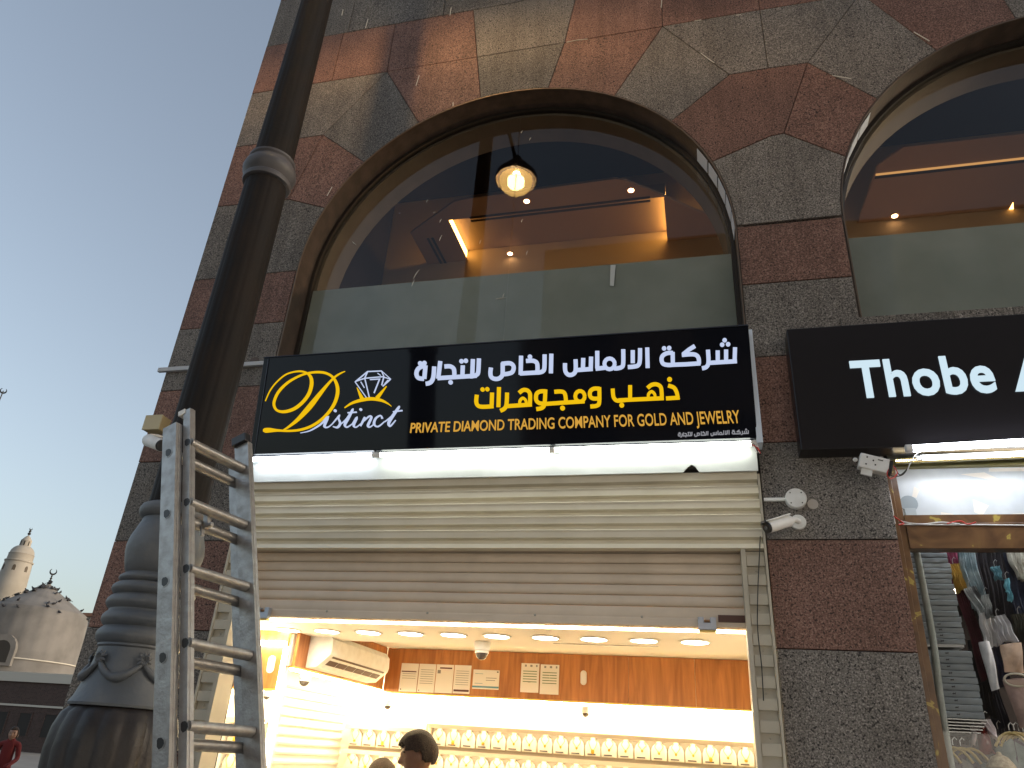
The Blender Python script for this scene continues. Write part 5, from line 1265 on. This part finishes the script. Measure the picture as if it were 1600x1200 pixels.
# top: two arms with lamp heads
LT = Vector((-2.28, 1.90, 9.0)); dirv = Vector((LT.x-PX, LT.y-PYY, 0)); LB = Vector((PX-dirv.x, PYY-dirv.y, 9.0))
mk('finial', lathe([(.088,8.8),(.12,8.83),(.12,8.9),(.06,8.95),(.05,9.3),(.09,9.38),(.05,9.46),(.01,9.7)], (PX,PYY,0), 24), M_iron, LPOST, smooth=40)
EB = emis('street_bulb', (1.0,.72,.30), 60)
EB2 = emis('street_lamp_bowl', (1.0,.60,.17), 8.0); _t = EB2.node_tree; _m = _t.nodes.new('ShaderNodeMixShader'); _m.inputs[0].default_value = .45
_x = _t.nodes.new('ShaderNodeBsdfTransparent'); _t.links.new(_x.outputs[0], _m.inputs[1]); _t.links.new(_t.nodes['Emission'].outputs[0], _m.inputs[2]); _t.links.new(_m.outputs[0], _t.nodes['Material Output'].inputs[0])
for L_ in (LT,):
    dv = Vector((L_.x-PX, L_.y-PYY, 0)); pts = []
    for i in range(15):
        u = i/14; pts.append((PX+dv.x*u, PYY+dv.y*u, 9.05+.42*math.sin(math.pi*u*.93)+.02))
    mk('arm', tube(pts, .026, 8), M_iron, LPOST, smooth=70)
    cx_, cy_, cz_ = L_
    hd = mk('lamp_head', lathe([(.02,.40),(.05,.36),(.05,.26),(.12,.24),(.17,.18),(.20,.10),(.29,.02),(.30,-.07),(.29,-.075),(.27,.0),(.20,.07),(.02,.11)], (cx_,cy_,cz_), 40), M_iron, LPOST, smooth=40)
    mk('lamp_bowl', lathe([(.235,-.062),(.235,-.10),(.21,-.18),(.15,-.245),(.06,-.27),(.002,-.273)], (cx_,cy_,cz_), 32), EB2, hd, smooth=80)
    mk('bulb', lathe([(.09,-.03),(.12,-.05),(.12,-.15),(.10,-.17),(.01,-.18)], (cx_,cy_,cz_), 20), EB, hd)
    pl = bpy.data.lights.new('street_lamp_light', 'POINT'); pl.energy = LAMP_W; pl.color = (1.0,.62,.28); pl.shadow_soft_size = .05
    po = bpy.data.objects.new('street_lamp_light', pl); COL.objects.link(po); po.location = (cx_, cy_, cz_+.035)

# ------------------------------------------------------------------ extension ladder
q = [-2.053, 2.451, 2.686, .1826, .3239, .322]
dr = np.array([math.sin(q[3]), math.cos(q[3]), 0]); nn = np.array([math.cos(q[3]), -math.sin(q[3]), 0])
dl = math.cos(q[4])*np.array([0,0,1]) - math.sin(q[4])*nn
pn = np.cross(dr, dl); pn = pn if pn[0] > 0 else -pn
P0 = np.array(q[:3])
LD = thing('extension_ladder', 'worn aluminium extension ladder leaning against the lamp post', 'ladder', tuple(P0 - dl*(P0[2]/dl[2])))
Lbot = P0[2]/dl[2]
def rail(off_r, off_n, top, bottom, w_, dpt, web_dir, name='rail'):
    """C channel rail: web with two flanges"""
    c = P0 + dr*off_r + pn*off_n; m_ = c + dl*(top-bottom)/2
    L_ = (top+bottom)/2
    g = [obox(m_, dl, pn, dr, L_, w_/2, .0018)]
    g.append(obox(m_+pn*(w_/2-.0018)+dr*web_dir*(dpt/2+.0021), dl, pn, dr, L_, .0018, dpt/2)); g.append(obox(m_-pn*(w_/2-.0018)+dr*web_dir*(dpt/2+.0021), dl, pn, dr, L_, .0018, dpt/2))
    g.append(obox(m_+pn*(w_/2+.0008)+dr*web_dir*dpt*.5, dl, pn, dr, L_, .0006, .004))
    return mk(name, join(*g), M_chrome, LD)
wA = .40-.08
rail(-.035, -.062, .10, Lbot-.02, .072, .030, 1)
rail(.357, -.062, .06, Lbot-.02, .080, .030, 1)
rail(.000, -.004, .17, Lbot-.35, .036, .026, 1)
rail(.322, .004, .13, Lbot-.35, .076, .026, 1)
mk('end_cap', obox(P0+dr*.322+pn*.004+dl*.150, dl, pn, dr, .022, .040, .020), M_black, LD, bevel=.004)
mk('end_clip', obox(P0+dr*.008-pn*.03+dl*.165, dl, pn, dr, .012, .018, .014), M_white, LD, bevel=.002)
for i in range(8):
    b = P0 - dl*.28*i
    def rung(a0, a1, on, dz, r):
        c = b + pn*on + dl*dz; n = 12; V = []
        for (e) in (a0, a1):
            for k2 in range(n):
                th = 2*math.pi*k2/n; rr_ = r*(1 if k2 % 2 else .93)
                V.append(tuple(c+dr*e+(dl*math.sin(th)*.8+pn*math.cos(th))*rr_))
        return V, [tuple(range(n))[::-1], tuple(range(n, 2*n))]+[(k2, (k2+1) % n, (k2+1) % n+n, k2+n) for k2 in range(n)]
    mk('rung', rung(.004, .318, .004, 0, .026), M_chrome, LD, smooth=50)
    mk('rung', rung(-.031, .353, -.062, -.035, .026), M_chrome, LD, smooth=50)
    for off_r, on, dz, sgn in ((-.0378, -.062, -.035, -1), (-.0028, .004, 0, -1)):
        c = b + dr*off_r + pn*on + dl*dz
        P = [(.016*math.cos(t)*1.0, .019*math.sin(t)) for t in np.linspace(-.2, math.pi+.2, 12)] if False else [(-.015,.012),(-.010,.018),(.004,.016),(.014,.006),(.016,-.006),(.008,-.016),(-.006,-.018),(-.014,-.008)]
        V = [tuple(c+pn*a_+dl*b2) for a_, b2 in P]+[tuple(c+pn*a_+dl*b2-dr*.0012) for a_, b2 in P]; n = len(P)
        mk('rung_hole', (V, [tuple(range(n)), tuple(range(n, 2*n))[::-1]]+[(k2, k2+n, (k2+1) % n+n, (k2+1) % n) for k2 in range(n)]), M_black, LD)
        V2 = [tuple(c+pn*a_*1.22+dl*b2*1.22+dr*.0001) for a_, b2 in P]+[tuple(c+pn*a_*1.22+dl*b2*1.22-dr*.0006) for a_, b2 in P]
        mk('hole_rim', (V2, [tuple(range(n)), tuple(range(n, 2*n))[::-1]]+[(k2, k2+n, (k2+1) % n+n, (k2+1) % n) for k2 in range(n)]), M_chrome, LD)
c = P0 - dl*.30 + dr*.13
mk('rung_hook', join(obox(c-pn*.02, dl, pn, dr, .03, .012, .009), obox(c-pn*.012-dl*.035, dl, pn, dr, .008, .02, .009), obox(c-pn*.045-dl*.04, dl, pn, dr, .028, .006, .009)), M_chrome, LD, bevel=.003)

# ------------------------------------------------------------------ mosque and old town beyond
M_plaster = mat('old_plaster', (.36,.33,.285), .9, vcol=(.29,.265,.225), vscale=.5, bump=.2, bscale=4)
M_dome = mat('dome_plaster', (.20,.19,.18), .9, vcol=(.145,.138,.13), vscale=.7, bump=.2, bscale=5)
M_parapet = mat('pale_parapet', (.50,.47,.41), .9); M_brass3 = mat('dark_brass', (.03,.028,.026), .4, metal=.5)
def crescent(c, r, w_=.35):
    P = []
    for i in range(15):
        a_ = math.radians(-230+280*i/14); P.append((c[0]+r*math.cos(a_), c[2]+r*math.sin(a_)))
    for i in range(15):
        a_ = math.radians(50-280*i/14); P.append((c[0]+r*.72*math.cos(a_), c[2]+r*.22+r*.74*math.sin(a_)))
    vx = Vector((.76, .65, 0)); V = []
    for s in (-.03, .03):
        for x, z in P:
            dx = x-c[0]; V.append((c[0]+vx.x*dx-.65*s, c[1]+vx.y*dx+.76*s, z))
    n = len(P); return V, [tuple(range(n)), tuple(range(n, 2*n))[::-1]]+[(i, n+i, (i+1) % n+n, (i+1) % n) for i in range(n)]
def minaret(tipx, tipy, Y, label, zoff=0.0):
    tip = onY(tipx, tipy, Y); X = tip[0]; Z = tip[2]-zoff; k = .92
    t = thing('minaret', label, 'minaret', (X, Y, 0), 'minarets')
    c = (X, Y, 0)
    mk('shaft', lathe([(1.55,0),(1.50,Z-9),(1.12,Z-3.35),(1.10,Z-3.25)], c, 32), M_plaster, t, smooth=60)
    mk('cornice', lathe([(1.14,Z-3.25),(1.18,Z-3.2),(1.18,Z-3.12),(1.10,Z-3.08)], c, 32), M_plaster, t, smooth=40)
    dm = mk('dome', lathe([(1.05,Z-3.1),(1.03,Z-2.55),(1.06,Z-2.50),(1.00,Z-2.45),(.95,Z-2.2),(.80,Z-1.95),(.62,Z-1.80),(.50,Z-1.76)], c, 32), M_plaster, t, smooth=50)
    mk('lantern', lathe([(.46,Z-1.77),(.44,Z-1.3),(.46,Z-1.22),(.42,Z-1.15),(.20,Z-.85),(.05,Z-.72)], c, 16), M_plaster, t, smooth=40)
    for a_ in (-1.75, -1.0, -.2, -2.5): 
        mk('lantern_slot', obox((X+.445*math.cos(a_), Y+.445*math.sin(a_), Z-1.5), (-math.sin(a_), math.cos(a_), 0), (math.cos(a_), math.sin(a_), 0), (0,0,1), .045, .02, .20), M_dark, t)
    for a_, z, nm in ((-.95,Z-3.85,1),(-.95,Z-4.75,1),(-.05,Z-3.85,1),(-1.85,Z-3.85,1),(-1.85,Z-4.75,1)):
        P = [(-.13,-.25),(.13,-.25),(.13,.1),(.08,.22),(0,.27),(-.08,.22),(-.13,.1)]; r = 1.155
        o_ = Vector((math.cos(a_), math.sin(a_), 0)); tx = Vector((-math.sin(a_), math.cos(a_), 0)); V = []
        for s in (r-.06, r+.012):
            for u, v in P: V.append(tuple(Vector((X, Y, z+v))+o_*s+tx*u))
        n = len(P); mk('window', (V, [tuple(range(n)), tuple(range(n, 2*n))[::-1]]+[(i, n+i, (i+1) % n+n, (i+1) % n) for i in range(n)]), mat('minaret_window', (.09,.07,.05), .8), t)
    f_ = mk('finial', join(lathe([(.04,Z-.75),(.04,Z-.25)], c, 8), ellipsoid((X,Y,Z-.55),.14,.14,.13), ellipsoid((X,Y,Z-.32),.11,.11,.10), lathe([(.05,Z-.25),(.04,Z-.1+zoff)], c, 8)), M_brass3, t, smooth=60)
    mk('crescent', crescent((X, Y, Z-.10+zoff), .13+.12*(zoff > 0)), M_brass3, f_)
    return t
minaret(49, 825, 55, 'cream minaret with a small domed lantern and crescent left of the conical dome')
minaret(6, 609, 42, 'minaret whose crescent tip alone shows at the left edge of the sky', 1.9)
DX, DY = onY(77,912,50)[0], 50
DM = thing('domed_mosque', 'old mosque with a weathered conical dome covered in perched pigeons', 'mosque', (DX, DY, 0))
ap = onY(77,912,50)[2]
def rib(r, z, a): return r*(1+.012*abs(math.sin(12*a)))
mk('dome', lathe([(3.66,ap-5.9),(3.62,ap-4),(3.58,ap-3),(3.53,ap-2.55),(3.36,ap-2.2),(2.5,ap-1.64),(1.8,ap-1.18),(1.1,ap-.73),(.55,ap-.38),(.25,ap-.17),(.10,ap)], (DX,DY,0), 96, rfun=rib), M_dome, DM, smooth=30)
mk('drum_ledge', lathe([(3.70,ap-6.0),(3.85,ap-6.0),(3.85,ap-5.92),(3.66,ap-5.9)], (DX,DY,0), 48), M_parapet, DM, smooth=30)
mk('drum', lathe([(3.75,ap-9),(3.75,ap-6.01),(3.6,ap-6.0)], (DX,DY,0), 48), M_dome, DM, smooth=30)
DC = np.array([math.cos(a_) for a_ in (0,)])
va = math.atan2(-DY, -DX)   # towards the camera
pw = onY(8,1030,50-3.0); a_ = va-.42
o_ = Vector((math.cos(a_), math.sin(a_), 0)); tx = Vector((-math.sin(a_), math.cos(a_), 0))
def arch_on(zc_, s, w_, h_, r0, r1, m_, nm):
    P = [(-w_,-h_),(w_,-h_)]+[(w_*math.cos(t), w_*math.sin(t)) for t in np.linspace(0, math.pi, 9)]; V = []
    for r in (r0, r1):
        for u, v in P: V.append(tuple(Vector((DX, DY, zc_+v))+o_*r+tx*u))
    n = len(P); mk(nm, (V, [tuple(range(n)), tuple(range(n, 2*n))[::-1]]+[(i, n+i, (i+1) % n+n, (i+1) % n) for i in range(n)]), m_, DM)
arch_on(ap-5.35, 1, .95, 1.2, 3.4, 3.95, M_dome, 'dormer'); arch_on(ap-5.45, 1, .62, .9, 3.7, 3.965, M_dark, 'dormer_opening')
fn = mk('finial', join(lathe([(.05,ap-.1),(.04,ap+.75)], (DX,DY,0), 8), ellipsoid((DX,DY,ap+.2),.12,.12,.12), ellipsoid((DX,DY,ap+.42),.09,.09,.09), ellipsoid((DX,DY,ap+.6),.07,.07,.07)), M_brass3, DM, smooth=60)
mk('crescent', crescent((DX, DY, ap+.95), .27), M_brass3, fn)
# compound wall and masonry below
bk = bpy.data.materials.new('dark_brickwork'); bk.use_nodes = True; t_ = bk.node_tree; b_ = t_.nodes['Principled BSDF']
g_ = t_.nodes.new('ShaderNodeTexCoord'); mp_ = t_.nodes.new('ShaderNodeMapping'); mp_.inputs['Rotation'].default_value = (math.radians(90), 0, 0)
br = t_.nodes.new('ShaderNodeTexBrick'); br.inputs['Scale'].default_value = 3.2; br.inputs['Color1'].default_value = (.045,.028,.024,1); br.inputs['Color2'].default_value = (.075,.045,.038,1); br.inputs['Mortar'].default_value = (.10,.08,.07,1); br.inputs['Mortar Size'].default_value = .02
t_.links.new(g_.outputs['Object'], mp_.inputs[0]); t_.links.new(mp_.outputs[0], br.inputs['Vector']); t_.links.new(br.outputs[0], b_.inputs['Base Color']); b_.inputs['Roughness'].default_value = .9
WY = 44
zp1 = onY(50,1051,WY)[2]; zp0 = onY(50,1066,WY)[2]
CW = thing('masonry_building', 'dark brick building with a pale parapet below the conical dome', 'building', (-48, WY, 0))
mk('wall', box(-80, -38.6, WY, WY+3.4, 0, zp0), bk, CW); mk('parapet', box(-80, -38.3, WY-.15, WY+3.4, zp0+.001, zp1), M_parapet, CW)
zl = onY(50,1103,WY)[2]
mk('string_course', box(-80, -38.5, WY-.08, WY-.001, zl-.06, zl+.06), M_parapet, CW)
for a_ in (4, 42, 82, -40): 
    w0, w1 = onY(a_-9,1115,WY)[0], onY(a_+9,1115,WY)[0]
    wf = mk('window', box(w0, w1, WY-.03, WY-.001, .9, zl-.45), M_dark, CW)
    mk('window_surround', join(box(w0-.08, w0-.001, WY-.06, WY-.002, .9, zl-.45), box(w1+.001, w1+.08, WY-.06, WY-.002, .9, zl-.45), box(w0-.08, w1+.08, WY-.06, WY-.002, zl-.449, zl-.35)), bk, wf)
FB = thing('corner_building', 'tiny pale building corner with an orange cap behind the dome beside the granite wall', 'building', onY(133,975,80))
p = onY(131,958,80); mk('wall', box(p[0], p[0]+5, 80, 84, 0, p[2]-.4), M_plaster, FB); mk('roof_cap', box(p[0]-.3, p[0]+5, 79.7, 84, p[2]-.4, p[2]), mat('terracotta', (.30,.14,.08), .8), FB)
# pigeons on the dome
M_bird = mat('pigeon_grey', (.035,.035,.04), .7)
def zr(z): return np.interp(ap-z, [0,.17,.38,.73,1.18,1.64,2.2,2.55,3.0], [.10,.25,.55,1.1,1.8,2.5,3.36,3.53,3.58])
bp0 = None
rg = random.Random(5)
spots = [(rg.uniform(-1.5,1.5), rg.choice([.25,.35,.5,.5,.7,.9,1.1,1.3,1.6,1.9,2.2,2.5])) for _ in range(34)] + [(-1.55,.3+i*.33) for i in range(6)] + [(1.5,.45+.7*i) for i in range(4)] + [(-.3,.05),(.4,.08)]
for i, (da, dz) in enumerate(spots):
    a_ = va+da; z = ap-dz; r = zr(z)*1.01; loc = (DX+r*math.cos(a_), DY+r*math.sin(a_), z+.02)
    if bp0 is None:
        bp0 = thing('pigeon', 'dark grey pigeon perched on the weathered conical dome', 'pigeon', loc, 'pigeons perched on the conical dome')
        mk('body', xf(ellipsoid((0,0,0),.17,.085,.085,10,7), Matrix.Translation(Vector(loc)+Vector((0,0,.09))) @ Matrix.Rotation(-.35,4,'Y')), M_bird, bp0, smooth=80)
        mk('head', ellipsoid((loc[0]+.15,loc[1],loc[2]+.20),.05,.045,.05,8,6), M_bird, bp0, smooth=80)
        mk('tail', obox((loc[0]-.20,loc[1],loc[2]+.03),(.94,0,.34),(0,1,0),(-.34,0,.94),.09,.035,.01), M_bird, bp0)
        bpy.context.view_layer.update(); reg(bp0); b = bp0
    else: b = copy_tree(bp0, None, loc)
    b.rotation_euler = (0, 0, rg.uniform(0, 6.28))
    zn = 'near the tip of the dome' if dz < .4 else ('on the right edge of the dome' if da > .8 else ('on the left slope of the dome' if da < -.5 else 'on the middle of the dome slope facing the street'))
    b['label'] = 'dark grey pigeon perched '+zn; b['group'] = 'pigeons '+zn
# person in the street far left
M_redtop = mat('red_top', (.16,.02,.02), .9); M_sk2 = mat('skin_tan', (.33,.19,.13), .5)
hpp = onY(18, 1156, 12.5)
person((hpp[0], hpp[1], 1.42), math.radians(150), 0, 'scarf', M_redtop, 'woman in a red top walking far down the street at the lower left', ground=0.0, skin=M_sk2)

# ------------------------------------------------------------------ buildings across the street (behind the camera, mirrored in the glass)
OB = thing('opposite_building', 'plain tall building across the street behind the viewer', 'building', (8, -16, 0))
M_op = mat('opposite_facade', (.16,.13,.11), .9, vcol=(.12,.10,.085), vscale=.3)
mk('wall', box(-5.5, 40, -26, -14, 0, 20), M_op, OB)
E_os = emis('added_street_fill', (1,.90,.76), 2.2)  # glowing windows added out of view to brighten the shutters
for i in range(8):
    mk('added_fill_window', box(-5.0+i*3.4, -2.0+i*3.4, -13.99, -13.95, .4, 2.9), E_os, OB)
for i in range(9):
    for j in range(4):
        x = -4+i*4.2; z = 4.5+j*3.9; wf = mk('window', box(x, x+1.7, -13.999, -13.95, z, z+2.1), M_dark, OB)
OB2 = thing('opposite_building', 'lower plain building further left across the street behind the viewer', 'building', (-20, -20, 0))
mk('wall', box(-60, -12, -34, -22, 0, 6), M_op, OB2)
for i in range(9):
    for j in range(1):
        x = -56+i*5; z = 2.5+j*3.9; mk('window', box(x, x+1.9, -21.999, -21.95, z, z+2.1), M_dark, OB2)
